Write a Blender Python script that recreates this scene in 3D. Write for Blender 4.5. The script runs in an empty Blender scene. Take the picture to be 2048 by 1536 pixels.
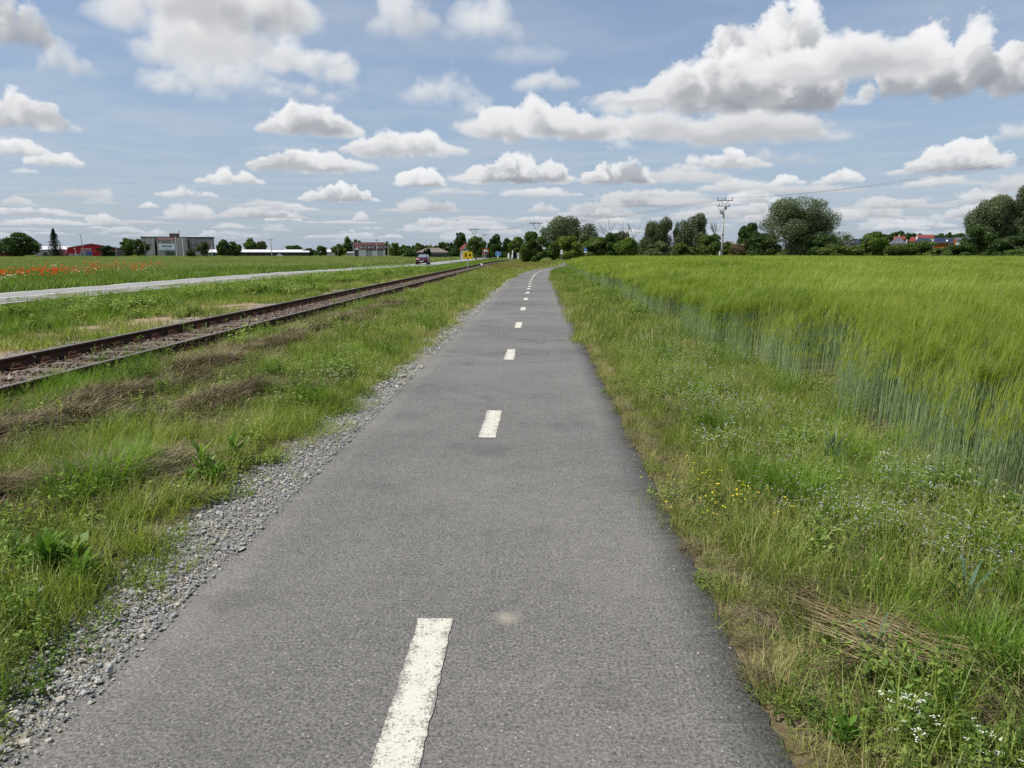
import bpy, math, random
import numpy as np
from mathutils import Vector
rng = np.random.default_rng(7)
random.seed(7)
R = math.radians
sc = bpy.context.scene
COL = sc.collection

# ------------------------------------------------------------ camera, sun, exposure
F, CX, CY, EYE = 1500.0, 1024.0, 768.0, 1.65       # lens in photo pixels, eye height in metres
PITCH, YAW = math.atan(264/1500), math.atan(54/1500*math.cos(math.atan(264/1500)))
cam = bpy.data.objects.new('camera', bpy.data.cameras.new('camera')); COL.objects.link(cam)
cam.data.sensor_width = 36; cam.data.lens = F/2048*36
cam.data.clip_start = 0.05; cam.data.clip_end = 9000
cam.location = (0, 0, EYE); cam.rotation_euler = (R(90)-PITCH, 0, YAW)
sc.camera = cam
SUN_EL = 60.0
SUN = Vector((-0.90, -0.27, math.tan(R(SUN_EL))*0.935)).normalized()
sl = bpy.data.lights.new('sun', 'SUN'); sl.energy = 3.6; sl.angle = R(0.53); sl.color = (1.0, 0.96, 0.89)
so = bpy.data.objects.new('sun', sl); COL.objects.link(so)
so.rotation_euler = (-SUN).to_track_quat('-Z', 'Y').to_euler(); so.location = (-40, 0, 80)
sc.view_settings.view_transform = 'Standard'; sc.view_settings.look = 'None'
sc.view_settings.exposure = 0.7; sc.view_settings.gamma = 1; sc.view_settings.use_curve_mapping = False
sc.cycles.max_bounces = 6; sc.cycles.diffuse_bounces = 3; sc.cycles.transmission_bounces = 3
sc.cycles.glossy_bounces = 2; sc.cycles.transparent_max_bounces = 4
sc.cycles.sample_clamp_indirect = 4.0; sc.cycles.use_denoising = False

FWD = np.array([-math.sin(YAW)*math.cos(PITCH), math.cos(YAW)*math.cos(PITCH), -math.sin(PITCH)])
RIGHT = np.array([math.cos(YAW), math.sin(YAW), 0.0])
UP = np.cross(RIGHT, FWD)
HF = np.array([-math.sin(YAW), math.cos(YAW)])
def pdir(px, py):
    d = FWD + (px-CX)/F*RIGHT + (CY-py)/F*UP
    return d/np.linalg.norm(d)
def azel(px, py):
    d = pdir(px, py); return math.atan2(d[0], d[1]), math.asin(d[2])
def slope(py):                                     # rise per metre of forward distance for a picture row
    v = (CY-py)/F; return (v*math.cos(PITCH)-math.sin(PITCH))/(math.cos(PITCH)+v*math.sin(PITCH))
def zat(py, D): return EYE + D*slope(py)
def xy(px, D, zref=0.5):                           # ground point at forward distance D seen in picture column px
    zc = D*math.cos(PITCH)+(EYE-zref)*math.sin(PITCH)
    l = (px-CX)/F*zc
    return np.array([HF[0]*D+RIGHT[0]*l, HF[1]*D+RIGHT[1]*l])
def gpos(px, py, z=0.0):                           # ground point at height z seen at a pixel
    d = pdir(px, py); t = (z-EYE)/d[2]; return np.array([d[0]*t, d[1]*t])

# ------------------------------------------------------------ sky: Nishita plus ray-marched cumulus
def build_sky():
    r = np.random.default_rng(11)
    N = 96
    k = np.fft.fftfreq(N)*N
    kk = np.sqrt(k[:, None, None]**2+k[None, :, None]**2+k[None, None, :]**2); kk[0, 0, 0] = 1
    def fractal(beta, kmin):
        a = np.fft.fftn(r.standard_normal((N, N, N)))*kk**(-beta)*(kk > kmin)
        f = np.real(np.fft.ifftn(a)).astype(np.float32); return f/f.std()
    V1 = fractal(1.9, 1.5)
    V2 = np.abs(fractal(2.1, 3.0)); V2 = (V2-V2.mean())/V2.std()
    VOL = (0.62*V1-0.5*V2).astype(np.float32).ravel()
    def look(x, y, z, s):
        x = x*s % N; y = y*s % N; z = z*s % N
        xi = x.astype(np.int32); yi = y.astype(np.int32); zi = z.astype(np.int32)
        fx = x-xi; fy = y-yi; fz = z-zi
        xi %= N; yi %= N; zi %= N
        x1 = (xi+1) % N; y1 = (yi+1) % N; z1 = (zi+1) % N
        a, b, c, d = xi*N*N, x1*N*N, yi*N, y1*N
        g = lambda p, q, w: VOL[p+q+w]
        c00 = g(a, c, zi)*(1-fx)+g(b, c, zi)*fx; c10 = g(a, d, zi)*(1-fx)+g(b, d, zi)*fx
        c01 = g(a, c, z1)*(1-fx)+g(b, c, z1)*fx; c11 = g(a, d, z1)*(1-fx)+g(b, d, z1)*fx
        return (c00*(1-fy)+c10*fy)*(1-fz)+(c01*(1-fy)+c11*fy)*fz
    W, H = 6144, 1024
    rgb = np.zeros((H, W, 3), np.float32); tr = np.ones((H, W), np.float32)
    U = (np.arange(W)+.5)/W; AZ = (U-.5)*2*math.pi
    Vv = (np.arange(H)+.5)/H; EL = (Vv**2)*math.pi/2
    sun = np.array(SUN)
    def noise(x, y, z): return 0.62*look(x, y, z, 24.0)+0.40*look(x+3.1, y, z+1.7, 75.0)+0.30*look(x+1.1, y+5, z, 200.0)
    clouds = []
    def add(px0, px1, yt, yb, soft=1.0, lean=0.0, n=None, grey=0.0):
        a0, _ = azel(px0, yb); a1, _ = azel(px1, yb)
        eb = max(azel((px0+px1)/2, yb)[1], R(0.35)); et = azel((px0+px1)/2, yt)[1]
        cloud(a0, a1, eb, et, soft, lean, n, True, grey)
    def cloud(a0, a1, eb, et, soft, lean, n, hi, grey=0.0):
        Df = 1/math.tan(eb); wid = (a1-a0)*Df
        dep = min(.55*wid, .35*Df, 1.6); Dc = Df-dep/2
        zt = max(Dc*math.tan(et), 1.06); th = zt-1
        ac = (a0+a1)/2
        clouds.append(dict(D=Dc, a=ac, w=wid, dep=dep, th=th, soft=soft, lean=lean, hi=hi,
                           n=n or int(min(16, max(4, wid/max(th, .12)*3))), grey=grey))
    # the clouds that can be told apart in the photograph
    add(1185, 1560, 120, 232, 1, .55, 14); add(1330, 1700, 15, 240, 1, .25, 15); add(1300, 1700, 222, 296, .55, 0, 12, .25)
    add(1500, 1900, 85, 180, .7, 0, 9); add(1700, 2120, 58, 212, 1.1, 0, 16)
    add(925, 1250, 198, 288, .8, -.1, 13); add(1140, 1420, 225, 290, .5, 0, 8, .2)
    add(925, 1140, 306, 372, 1.1); add(1165, 1305, 316, 372, 1.1); add(1260, 1450, 335, 372, .4, 0, 7, .4)
    add(1340, 1535, 299, 343, .7); add(1480, 1625, 292, 332, .35, 0, 6, .5)
    add(1785, 2015, 279, 348, .9, .4); add(1635, 1735, 336, 369, .8); add(1540, 1606, 349, 373, .8); add(1985, 2100, 243, 286, .6, 0, 6, .2)
    add(1400, 1560, 362, 388, .5, 0, 7, .3); add(1800, 1960, 350, 376, .5, 0, 6, .2)
    add(515, 718, 206, 278, 1.1); add(680, 932, 265, 320, .7); add(480, 742, 297, 350, .85); add(500, 590, 287, 305, .3, 0, 5, .3)
    add(390, 537, 339, 372, .7); add(600, 757, 369, 406, .9); add(795, 888, 342, 377, 1); add(470, 590, 400, 418, .4, 0, 6, .5)
    add(-240, 120, -80, 112, .9, 0, 14); add(60, 215, 50, 165, .42, -.6, 11); add(-80, 158, 178, 266, .8, -.2, 12)
    add(-60, 95, 273, 315, .7); add(42, 176, 304, 335, .8); add(28, 80, 333, 350, .6); add(200, 235, 232, 256, .25, 0, 4)
    add(200, 640, -140, 92, .6, 0, 16); add(230, 600, 0, 150, .42, 0, 14); add(300, 520, 70, 205, .32, 0, 10); add(480, 712, 78, 160, .6, -.1, 12); add(600, 720, 90, 190, .28, 0, 8)
    add(300, 385, 145, 197, .4, 0, 7); add(395, 450, 155, 212, .3, 0, 6); add(505, 695, 160, 205, .42, 0, 8); add(355, 560, 110, 190, .25, 0, 10)
    add(735, 892, -50, 88, .5, 0, 10); add(895, 1040, -40, 98, .42, 0, 10); add(805, 975, 128, 222, .3, 0, 10)
    add(920, 1010, 190, 240, .3, 0, 6)
    add(1035, 1157, 143, 188, .55); add(1000, 1122, 98, 138, .2, 0, 6); add(1222, 1260, 280, 303, .4, 0, 4)
    add(310, 447, 374, 397, .5); add(528, 604, 424, 443, .9); add(280, 320, 404, 418, .5); add(800, 860, 410, 428, .6)
    add(0, 70, 388, 414, .5, 0, 6, .3); add(60, 220, 380, 398, .3, 0, 6, .6); add(1500, 1700, 372, 392, .4, 0, 8, .5)
    add(1240, 1400, 378, 400, .5, 0, 7, .3); add(1000, 1160, 376, 396, .6, 0, 7, .2); add(860, 960, 376, 392, .4, 0, 6, .4)
    # far deck towards the horizon, all round
    for i in range(760):
        D = 16*math.exp(r.uniform(0, 1)**.8*1.5); a = r.uniform(-math.pi, math.pi)
        wd = r.uniform(.35, 1.5)*(1+.014*D); eb = math.atan(1/D); th = r.uniform(.08, .40)*min(1.2, .6+D/40)
        inv = abs(((a+YAW+math.pi) % (2*math.pi))-math.pi) < R(40)
        if inv and D < 24 and r.random() < (.75 if a+YAW < R(-4) else .3): continue
        if inv and a+YAW < R(-6) and r.random() < .3: continue
        cloud(a-wd/D/2, a+wd/D/2, eb, math.atan((1+th)/D), r.uniform(.3, .85), 0, int(r.integers(3, 7)), inv, r.uniform(0, .5))
    # the rest of the dome, outside the frame
    for i in range(150):
        q = r.uniform(0, 1); D = .25+9.5*math.sqrt(q); a = r.uniform(-math.pi, math.pi)
        if abs(((a+YAW+math.pi) % (2*math.pi))-math.pi) < R(42) and D > 2.6: continue
        wd = r.uniform(.5, 1.9); th = r.uniform(.2, .55); Df = D+.3*wd
        clouds.append(dict(D=D, a=a, w=wd, dep=.6*wd, th=th, soft=r.uniform(.35, 1), lean=0, hi=False, n=9, grey=.1))
    clouds.sort(key=lambda c: -c['D'])
    for ci, c in enumerate(clouds):
        rr = np.random.default_rng(1000+ci)
        n = c['n']; ux = np.linspace(-.86, .86, n)+rr.uniform(-.1, .1, n)
        prof = np.clip(1-np.abs(ux)**2.2, .22, 1)*np.clip(1+c['lean']*ux*1.6, .3, 1.6)*rr.uniform(.6, 1.0, n)
        prof = prof/prof.max()
        th = c['th']; cz = 1+th*prof*.42; rz = np.maximum(th*prof*.60, .05)
        rx = np.maximum(c['w']/n*rr.uniform(1.15, 1.9, n), .06); ry = c['dep']/2*rr.uniform(.5, .85, n)
        cx = ux*c['w']/2*.92; cy = rr.uniform(-.3, .3, n)*c['dep']
        far = c['D'] > 11
        # pixels of this cloud
        hw = c['w']/2*1.6/max(c['D'], .3)
        if c['D'] < 1.2*c['w']: hw = math.pi
        st = 1 if c['hi'] else 6
        e0 = math.atan(1/(c['D']+c['dep']*1.2)); e1 = math.atan((1+th*1.5)/max(c['D']-c['dep']*1.2, .02))
        j0 = int(math.sqrt(e0*2/math.pi)*H); j1 = min(H, int(math.sqrt(e1*2/math.pi)*H)+2)
        i0 = int((c['a']-hw+math.pi)/(2*math.pi)*W); i1 = int((c['a']+hw+math.pi)/(2*math.pi)*W)+2
        if hw >= math.pi: i0, i1 = 0, W
        ii = np.arange(i0, i1, st) % W; jj = np.arange(j0, j1, st if not c['hi'] else 1)
        if len(ii) == 0 or len(jj) == 0: continue
        A, E = np.meshgrid(AZ[ii], EL[jj]); sh = A.shape
        A = A.ravel()-c['a']; E = E.ravel()
        dx = np.sin(A)*np.cos(E); dy = np.cos(A)*np.cos(E); dz = np.sin(E)
        big = c['w']/c['D']*F > 90 and c['hi']
        S = 38 if big else (18 if c['hi'] else 9)
        # range by distance along the cloud's own axis
        ta = np.maximum(1.0/dz, (c['D']-c['dep']*1.1)/np.maximum(dy, .05)); tb = np.minimum((1+th*1.35)/dz, (c['D']+c['dep']*1.1)/np.maximum(dy, .05))
        if hw >= math.pi: ta = 1.0/dz; tb = (1+th*1.1)/dz
        ok = tb > ta
        if not ok.any(): continue
        idx = np.nonzero(ok)[0]; ta = ta[idx]; tb = tb[idx]; dx = dx[idx]; dy = dy[idx]; dz = dz[idx]
        dt = (tb-ta)/S
        T = np.ones(len(idx), np.float32); L = np.zeros(len(idx), np.float32)
        off = rr.uniform(0, 50, 3)
        # the sun in the cloud's frame
        ca, sa = math.cos(c['a']), math.sin(c['a'])
        sx = sun[0]*ca-sun[1]*sa; sy = sun[0]*sa+sun[1]*ca; sz = sun[2]
        def shape(x, y, z):
            m = np.full(x.shape, -9.0, np.float32)
            for q in range(n):
                m = np.maximum(m, 1-np.sqrt(((x-cx[q])/rx[q])**2+((y-cy[q])/ry[q])**2+((z-cz[q])/rz[q])**2))
            return m
        jit = rr.random(len(idx)).astype(np.float32)*.9
        namp = .36+.42*max(0, .75-c['soft'])
        sig = 24*c['soft']**1.35
        for s in range(S):
            t = ta+(s+jit)*dt
            x = dx*t; y = dy*t-c['D']; z = dz*t
            m = shape(x, y, z); near = (m > -.8) & (T > .015)
            if not near.any(): continue
            g = np.nonzero(near)[0]
            xg, yg, zg = x[g], y[g], z[g]
            d = m[g]+namp*np.clip(noise(xg+off[0], yg+off[1], zg*1.25+off[2]), -1.8, 1.6)
            d = np.clip((d+.03)*(3.6 if c['soft'] > .6 else 1.6), 0, 1)*np.clip((zg-1)/(.05+.15*th), 0, 1)
            p = d > .004
            if not p.any(): continue
            g = g[p]; d = d[p]; xg, yg, zg = xg[p], yg[p], zg[p]
            od = np.zeros(len(g), np.float32); LS = 3 if big else 2
            for q in range(LS):
                h = (.05, .13, .28)[q]*(1 if big else 1.4)
                mm = shape(xg+sx*h, yg+sy*h, zg+sz*h)-.05
                nn = namp*look(xg+sx*h+off[0], yg+sy*h+off[1], (zg+sz*h)*1.25+off[2], 26.0)*.68 if (big and q < 2) else 0
                od += np.clip((mm+nn)*4, 0, 1)*(.07, .12, .2)[q]
            hgt = np.clip((zg-1)/max(th, .15), 0, 1)
            lit = np.exp(-od*sig*.30); amb = .34+.26*hgt
            col = amb*(1-c['grey']*.25)+.66*lit*(1-c['grey']*.6)
            al = 1-np.exp(-d*sig*dt[g])
            L[g] += T[g]*al*col; T[g] *= 1-al
        Tf = np.ones(sh[0]*sh[1], np.float32); Lf = np.zeros(sh[0]*sh[1], np.float32)
        Tf[idx] = T; Lf[idx] = L; Tf = Tf.reshape(sh); Lf = Lf.reshape(sh)
        if st > 1:
            iu = np.arange(i0, i1) % W; ju = np.arange(j0, j1)
            Tf = np.repeat(np.repeat(Tf, st, 0), st, 1)[:len(ju), :len(iu)]; Lf = np.repeat(np.repeat(Lf, st, 0), st, 1)[:len(ju), :len(iu)]
            ii, jj = iu, ju
        G = np.ix_(jj, ii)
        den = np.maximum(1-Tf, 1e-4); lum = Lf/den
        tint = np.stack([lum*(.95+.05*lum), lum*(.995+.008*lum), lum*1.005+.07*np.maximum(1-lum, 0)], -1)
        # distance whitens and blues the far clouds
        hz = 1-math.exp(-c['D']/70.0)
        tint = tint*(1-hz)+np.array([.58, .67, .78])*hz
        rgb[G] = rgb[G]*Tf[..., None]+tint*(1-Tf)[..., None]; tr[G] *= Tf
    # thin high veil between and behind the cumulus
    jm_ = int(.66*H); E = EL[:jm_:2]; A = AZ[::2]; Ag, Eg = np.meshgrid(A, E); dist = 1/np.tan(np.maximum(Eg, R(.6)))
    vx, vy = np.sin(Ag)*dist, np.cos(Ag)*dist; sc_ = 1/(1+.02*dist)
    v = look(vx.ravel()+7, vy.ravel()*1.0+3, vx.ravel()*0+.5, 7.0)*.8+look(vx.ravel(), vy.ravel(), vx.ravel()*0+2.5, 23.0)*.45
    v = np.clip(v.reshape(Ag.shape)*.30+.22, 0, 1)*.52*np.clip((R(62)-Eg)/R(20), 0, 1)*np.clip(.55+Eg/R(14), 0, 1)
    v = np.repeat(np.repeat(v, 2, 0), 2, 1)[:jm_, :W]
    add_ = tr[:jm_]*v; rgb[:jm_] += add_[..., None]*np.array([.80, .83, .87]); tr[:jm_] *= 1-v
    alpha = 1-tr
    img = np.zeros((H, W, 4), np.float32)
    img[..., :3] = rgb/np.maximum(alpha, 1e-3)[..., None]; img[..., 3] = alpha
    im = bpy.data.images.new('sky_clouds', W, H, alpha=True, float_buffer=True)
    im.colorspace_settings.name = 'Non-Color'; im.alpha_mode = 'CHANNEL_PACKED'
    im.pixels.foreach_set(img.ravel()); im.update(); im.pack()
    return im

world = bpy.data.worlds.new('World'); sc.world = world; world.use_nodes = True
wt = world.node_tree; wt.nodes.clear()
def wn(t): return wt.nodes.new(t)
def wmath(op, a, b=None, clamp=False):
    n = wn('ShaderNodeMath'); n.operation = op; n.use_clamp = clamp
    for i, v in enumerate((a, b)):
        if v is None: continue
        if isinstance(v, (int, float)): n.inputs[i].default_value = v
        else: wt.links.new(v, n.inputs[i])
    return n.outputs[0]
SKY_STRENGTH = 0.075
sky = wn('ShaderNodeTexSky'); sky.sky_type = 'NISHITA'; sky.sun_disc = False
sky.sun_elevation = R(SUN_EL); sky.sun_rotation = math.atan2(SUN.x, SUN.y); sky.air_density = 1.0; sky.dust_density = 1.0; sky.ozone_density = 2.5; sky.altitude = 200
tc = wn('ShaderNodeTexCoord'); sp = wn('ShaderNodeSeparateXYZ'); wt.links.new(tc.outputs['Generated'], sp.inputs[0])
u_ = wmath('ADD', wmath('DIVIDE', wmath('ARCTAN2', sp.outputs[0], sp.outputs[1]), 2*math.pi), .5)
el_ = wmath('MAXIMUM', wmath('ARCSINE', sp.outputs[2]), 0.0)
v_ = wmath('SQRT', wmath('DIVIDE', el_, math.pi/2))
cb = wn('ShaderNodeCombineXYZ'); wt.links.new(u_, cb.inputs[0]); wt.links.new(v_, cb.inputs[1])
it = wn('ShaderNodeTexImage'); it.image = build_sky(); it.extension = 'EXTEND'; it.interpolation = 'Linear'
wt.links.new(cb.outputs[0], it.inputs[0])
CLOUD_GAIN = 6.5
hazef = wmath('MULTIPLY', wmath('POWER', 2.718, wmath('MULTIPLY', el_, -3.0)), .80)
hz = wn('ShaderNodeMix'); hz.data_type = 'RGBA'; wt.links.new(hazef, hz.inputs[0]); wt.links.new(sky.outputs[0], hz.inputs[6])
hz.inputs[7].default_value = (3.15, 3.85, 4.95, 1)
gm = wn('ShaderNodeMix'); gm.data_type = 'RGBA'; gm.blend_type = 'MULTIPLY'; gm.inputs[0].default_value = 1
wt.links.new(it.outputs[0], gm.inputs[6]); gm.inputs[7].default_value = (CLOUD_GAIN,)*3+(1,)
mx = wn('ShaderNodeMix'); mx.data_type = 'RGBA'; wt.links.new(it.outputs[1], mx.inputs[0])
wt.links.new(hz.outputs[2], mx.inputs[6]); wt.links.new(gm.outputs[2], mx.inputs[7])
bg = wn('ShaderNodeBackground'); bg.inputs[1].default_value = SKY_STRENGTH; wt.links.new(mx.outputs[2], bg.inputs[0])
wo = wn('ShaderNodeOutputWorld'); wt.links.new(bg.outputs[0], wo.inputs[0])

# ------------------------------------------------------------ helpers
def smooth(a, b, x):
    t = np.clip((np.asarray(x, float)-a)/(b-a), 0, 1); return t*t*(3-2*t)
_g = np.random.default_rng(5).random((256, 256))
def vnoise(x, y, s=1.0, o=3):
    x = np.asarray(x, float)*s; y = np.asarray(y, float)*s; tot = 0; amp = 1; nrm = 0
    for k in range(o):
        xi = np.floor(x).astype(int); yi = np.floor(y).astype(int); fx = x-xi; fy = y-yi
        fx = fx*fx*(3-2*fx); fy = fy*fy*(3-2*fy)
        g = lambda a, b: _g[a % 256, b % 256]
        v = (g(xi, yi)*(1-fx)+g(xi+1, yi)*fx)*(1-fy)+(g(xi, yi+1)*(1-fx)+g(xi+1, yi+1)*fx)*fy
        tot = tot+v*amp; nrm += amp; amp *= .5; x = x*2.03+17.1; y = y*2.03+5.7
    return tot/nrm
PY = [-5, 45, 50, 57, 60, 65, 68, 75, 85, 100, 118, 150, 260]
PX = [-.45, -.45, -.41, -.27, -.15, .12, .42, 1.35, 2.9, 4.1, 5.0, 7.5, 12]
def path_x(y): return np.interp(y, PY, PX)
def track_x(y): y = np.asarray(y, float); return -6.43+np.where(y > 80, ((y-80)/85)**2*1.9, 0)
def road_x(y): y = np.asarray(y, float); return -17.75+.2*np.clip((y-20)/100, -1, 3)
def barley_x(y): y = np.asarray(y, float); return 2.88+.14*np.sin(y*.9)+.08*np.sin(y*2.3+1)+.05*np.sin(y*5.1)+np.where(y > 75, (y-75)*.13, 0)
def tz(x, y):
    x = np.asarray(x, float); y = np.asarray(y, float)
    z = -.42*smooth(45, 115, y)*smooth(9, 15, -x)
    t = np.abs(x-track_x(y)); z = z+.045*(1-smooth(1.15, 1.9, t))
    near = smooth(1.45, 2.1, np.abs(x-path_x(y)))
    z = z+near*(.05*(vnoise(x, y, .9)-.5)+.012)
    z = z-.05*(1-smooth(1.18, 1.32, np.abs(x-path_x(y)-.01)))-.03*(1-smooth(1.62, 1.8, path_x(y)-x))*(x < path_x(y))
    return z

def tag(o, label=None, cat=None, group=None, kind=None):
    if label: o['label'] = label
    if cat: o['category'] = cat
    if group: o['group'] = group
    if kind: o['kind'] = kind
    return o
def thing(name, label, cat, loc=(0, 0, 0), rz=0, group=None):
    o = bpy.data.objects.new(name, None); COL.objects.link(o); o.location = loc; o.rotation_euler = (0, 0, rz)
    o.empty_display_size = .2
    return tag(o, label, cat, group)
def mesh_np(name, V, Fc, mats, mi=None, smooth_=False):
    me = bpy.data.meshes.new(name); V = np.asarray(V, np.float32); Fc = np.asarray(Fc, np.int32); k = Fc.shape[1]
    me.vertices.add(len(V)); me.vertices.foreach_set('co', V.ravel())
    me.loops.add(Fc.size); me.loops.foreach_set('vertex_index', Fc.ravel())
    me.polygons.add(len(Fc)); me.polygons.foreach_set('loop_start', np.arange(0, Fc.size, k, dtype=np.int32))
    me.polygons.foreach_set('loop_total', np.full(len(Fc), k, np.int32))
    if mi is not None: me.polygons.foreach_set('material_index', np.asarray(mi, np.int32))
    for m in mats: me.materials.append(m)
    me.update(calc_edges=True)
    if smooth_: me.polygons.foreach_set('use_smooth', np.ones(len(Fc), bool))
    return me
def link(name, me, parent=None):
    o = bpy.data.objects.new(name, me); COL.objects.link(o)
    if parent is not None: o.parent = parent
    return o

class MB:
    def __init__(s): s.v = []; s.f = []; s.m = []
    def face(s, pts, m=0):
        b = len(s.v); s.v += [tuple(p) for p in pts]; s.f.append(tuple(range(b, b+len(pts)))); s.m.append(m)
    def hull8(s, p, m=0):                          # 8 corners: bottom ring then top ring
        b = len(s.v); s.v += [tuple(q) for q in p]
        for f in ((3, 2, 1, 0), (4, 5, 6, 7), (0, 1, 5, 4), (1, 2, 6, 5), (2, 3, 7, 6), (3, 0, 4, 7)):
            s.f.append(tuple(b+i for i in f)); s.m.append(m)
    def box(s, x0, x1, y0, y1, z0, z1, m=0):
        s.hull8([(x0, y0, z0), (x1, y0, z0), (x1, y1, z0), (x0, y1, z0), (x0, y0, z1), (x1, y0, z1), (x1, y1, z1), (x0, y1, z1)], m)
    def tube(s, pts, rad, n=6, m=0, cap=True):
        pts = [Vector(p) for p in pts]; rings = []
        if not isinstance(rad, (list, tuple)): rad = [rad]*len(pts)
        ref = None
        for i, p in enumerate(pts):
            d = (pts[min(i+1, len(pts)-1)]-pts[max(i-1, 0)]).normalized()
            a = Vector((0, 0, 1)) if abs(d.z) < .9 else Vector((1, 0, 0))
            if ref is not None: a = ref
            e1 = (a-d*a.dot(d)).normalized(); ref = e1; e2 = d.cross(e1)
            b = len(s.v); rings.append(b)
            for k in range(n):
                t = 2*math.pi*k/n; q = p+(e1*math.cos(t)+e2*math.sin(t))*rad[i]; s.v.append(tuple(q))
        for i in range(len(pts)-1):
            for k in range(n):
                a, b2 = rings[i]+k, rings[i]+(k+1) % n; c, d2 = rings[i+1]+(k+1) % n, rings[i+1]+k
                s.f.append((a, b2, c, d2)); s.m.append(m)
        if cap:
            s.f.append(tuple(rings[0]+k for k in reversed(range(n)))); s.m.append(m)
            s.f.append(tuple(rings[-1]+k for k in range(n))); s.m.append(m)
    def mesh(s, name, mats, smooth_=False):
        me = bpy.data.meshes.new(name); me.from_pydata(s.v, [], s.f); me.update()
        for q in (mats if isinstance(mats, (list, tuple)) else [mats]): me.materials.append(q)
        me.polygons.foreach_set('material_index', s.m)
        if smooth_: me.polygons.foreach_set('use_smooth', [True]*len(s.f))
        return me
    def build(s, name, mats, parent=None, smooth_=False):
        return link(name, s.mesh(name, mats, smooth_), parent)

# ------------------------------------------------------------ materials
def nt(name):
    m = bpy.data.materials.new(name); m.use_nodes = True; t = m.node_tree; t.nodes.clear()
    out = t.nodes.new('ShaderNodeOutputMaterial'); return m, t, out
def N(t, typ, **kw):
    n = t.nodes.new(typ)
    for k, v in kw.items(): setattr(n, k, v)
    return n
def mmath(t, op, a, b=None, c=None, clamp=False):
    n = N(t, 'ShaderNodeMath', operation=op, use_clamp=clamp)
    for i, v in enumerate((a, b, c)):
        if v is None: continue
        if isinstance(v, (int, float)): n.inputs[i].default_value = v
        else: t.links.new(v, n.inputs[i])
    return n.outputs[0]
def ramp(t, fac, stops):
    n = N(t, 'ShaderNodeValToRGB'); el = n.color_ramp.elements
    while len(el) > 1: el.remove(el[-1])
    el[0].position = stops[0][0]; el[0].color = (*stops[0][1], 1)
    for p, c in stops[1:]:
        e = el.new(p); e.color = (*c, 1)
    t.links.new(fac, n.inputs[0]); return n.outputs[0]
def noise(t, scale, detail=3, rough=.55, vec=None, out='Fac'):
    n = N(t, 'ShaderNodeTexNoise'); n.inputs['Scale'].default_value = scale; n.inputs['Detail'].default_value = detail; n.inputs['Roughness'].default_value = rough
    if vec is not None: t.links.new(vec, n.inputs['Vector'])
    return n.outputs[out]
def mixc(t, f, a, b, bt='MIX'):
    n = N(t, 'ShaderNodeMix', data_type='RGBA', blend_type=bt)
    for i, v in ((0, f), (6, a), (7, b)):
        if isinstance(v, (int, float)): n.inputs[i].default_value = v
        elif isinstance(v, tuple): n.inputs[i].default_value = (*v, 1) if len(v) == 3 else v
        else: t.links.new(v, n.inputs[i])
    return n.outputs[2]
def foliage(name, cols, trans=.3, wn_=.5, wi=.35, wo_=.3, scale=.55, gloss=.012):
    m, t, out = nt(name); g = N(t, 'ShaderNodeNewGeometry'); oi = N(t, 'ShaderNodeObjectInfo')
    n1 = noise(t, scale, 3, .6, g.outputs['Position'])
    n1 = mmath(t, 'MULTIPLY_ADD', n1, 2.2, -.6, clamp=True)
    f = mmath(t, 'ADD', mmath(t, 'MULTIPLY', n1, wn_), mmath(t, 'ADD', mmath(t, 'MULTIPLY', g.outputs['Random Per Island'], wi), mmath(t, 'MULTIPLY', oi.outputs['Random'], wo_)))
    f = mmath(t, 'DIVIDE', f, wn_+wi+wo_)
    c = ramp(t, f, [(i/(len(cols)-1)*.7+.15, q) for i, q in enumerate(cols)])
    d = N(t, 'ShaderNodeBsdfDiffuse'); tr = N(t, 'ShaderNodeBsdfTranslucent'); t.links.new(c, d.inputs[0])
    tc_ = mixc(t, 1.0, c, (1.15, 1.25, .6), 'MULTIPLY'); t.links.new(tc_, tr.inputs[0])
    mx1 = N(t, 'ShaderNodeMixShader'); mx1.inputs[0].default_value = trans; t.links.new(d.outputs[0], mx1.inputs[1]); t.links.new(tr.outputs[0], mx1.inputs[2])
    gl = N(t, 'ShaderNodeBsdfGlossy'); gl.inputs['Roughness'].default_value = .42; gl.inputs[0].default_value = (.9, .95, .9, 1)
    mx2 = N(t, 'ShaderNodeMixShader'); mx2.inputs[0].default_value = gloss; t.links.new(mx1.outputs[0], mx2.inputs[1]); t.links.new(gl.outputs[0], mx2.inputs[2])
    t.links.new(mx2.outputs[0], out.inputs[0]); return m
def paint(name, col, rough=.6, metal=0.0, var=.12, scale=3.0, bump=0.0, bscale=40, spec=.3):
    m, t, out = nt(name); p = N(t, 'ShaderNodeBsdfPrincipled'); g = N(t, 'ShaderNodeNewGeometry')
    n1 = noise(t, scale, 5, .6, g.outputs['Position'])
    k = mmath(t, 'MULTIPLY_ADD', n1, var*3, 1-var*1.5)
    hs = N(t, 'ShaderNodeHueSaturation'); hs.inputs['Color'].default_value = (*col, 1); t.links.new(k, hs.inputs['Value'])
    t.links.new(hs.outputs[0], p.inputs['Base Color']); p.inputs['Roughness'].default_value = rough; p.inputs['Metallic'].default_value = metal
    p.inputs['Specular IOR Level'].default_value = spec
    if bump:
        b = N(t, 'ShaderNodeBump'); b.inputs['Strength'].default_value = bump; b.inputs['Distance'].default_value = .01
        t.links.new(noise(t, bscale, 4, .6, g.outputs['Position']), b.inputs['Height']); t.links.new(b.outputs[0], p.inputs['Normal'])
    t.links.new(p.outputs[0], out.inputs[0]); return m

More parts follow.
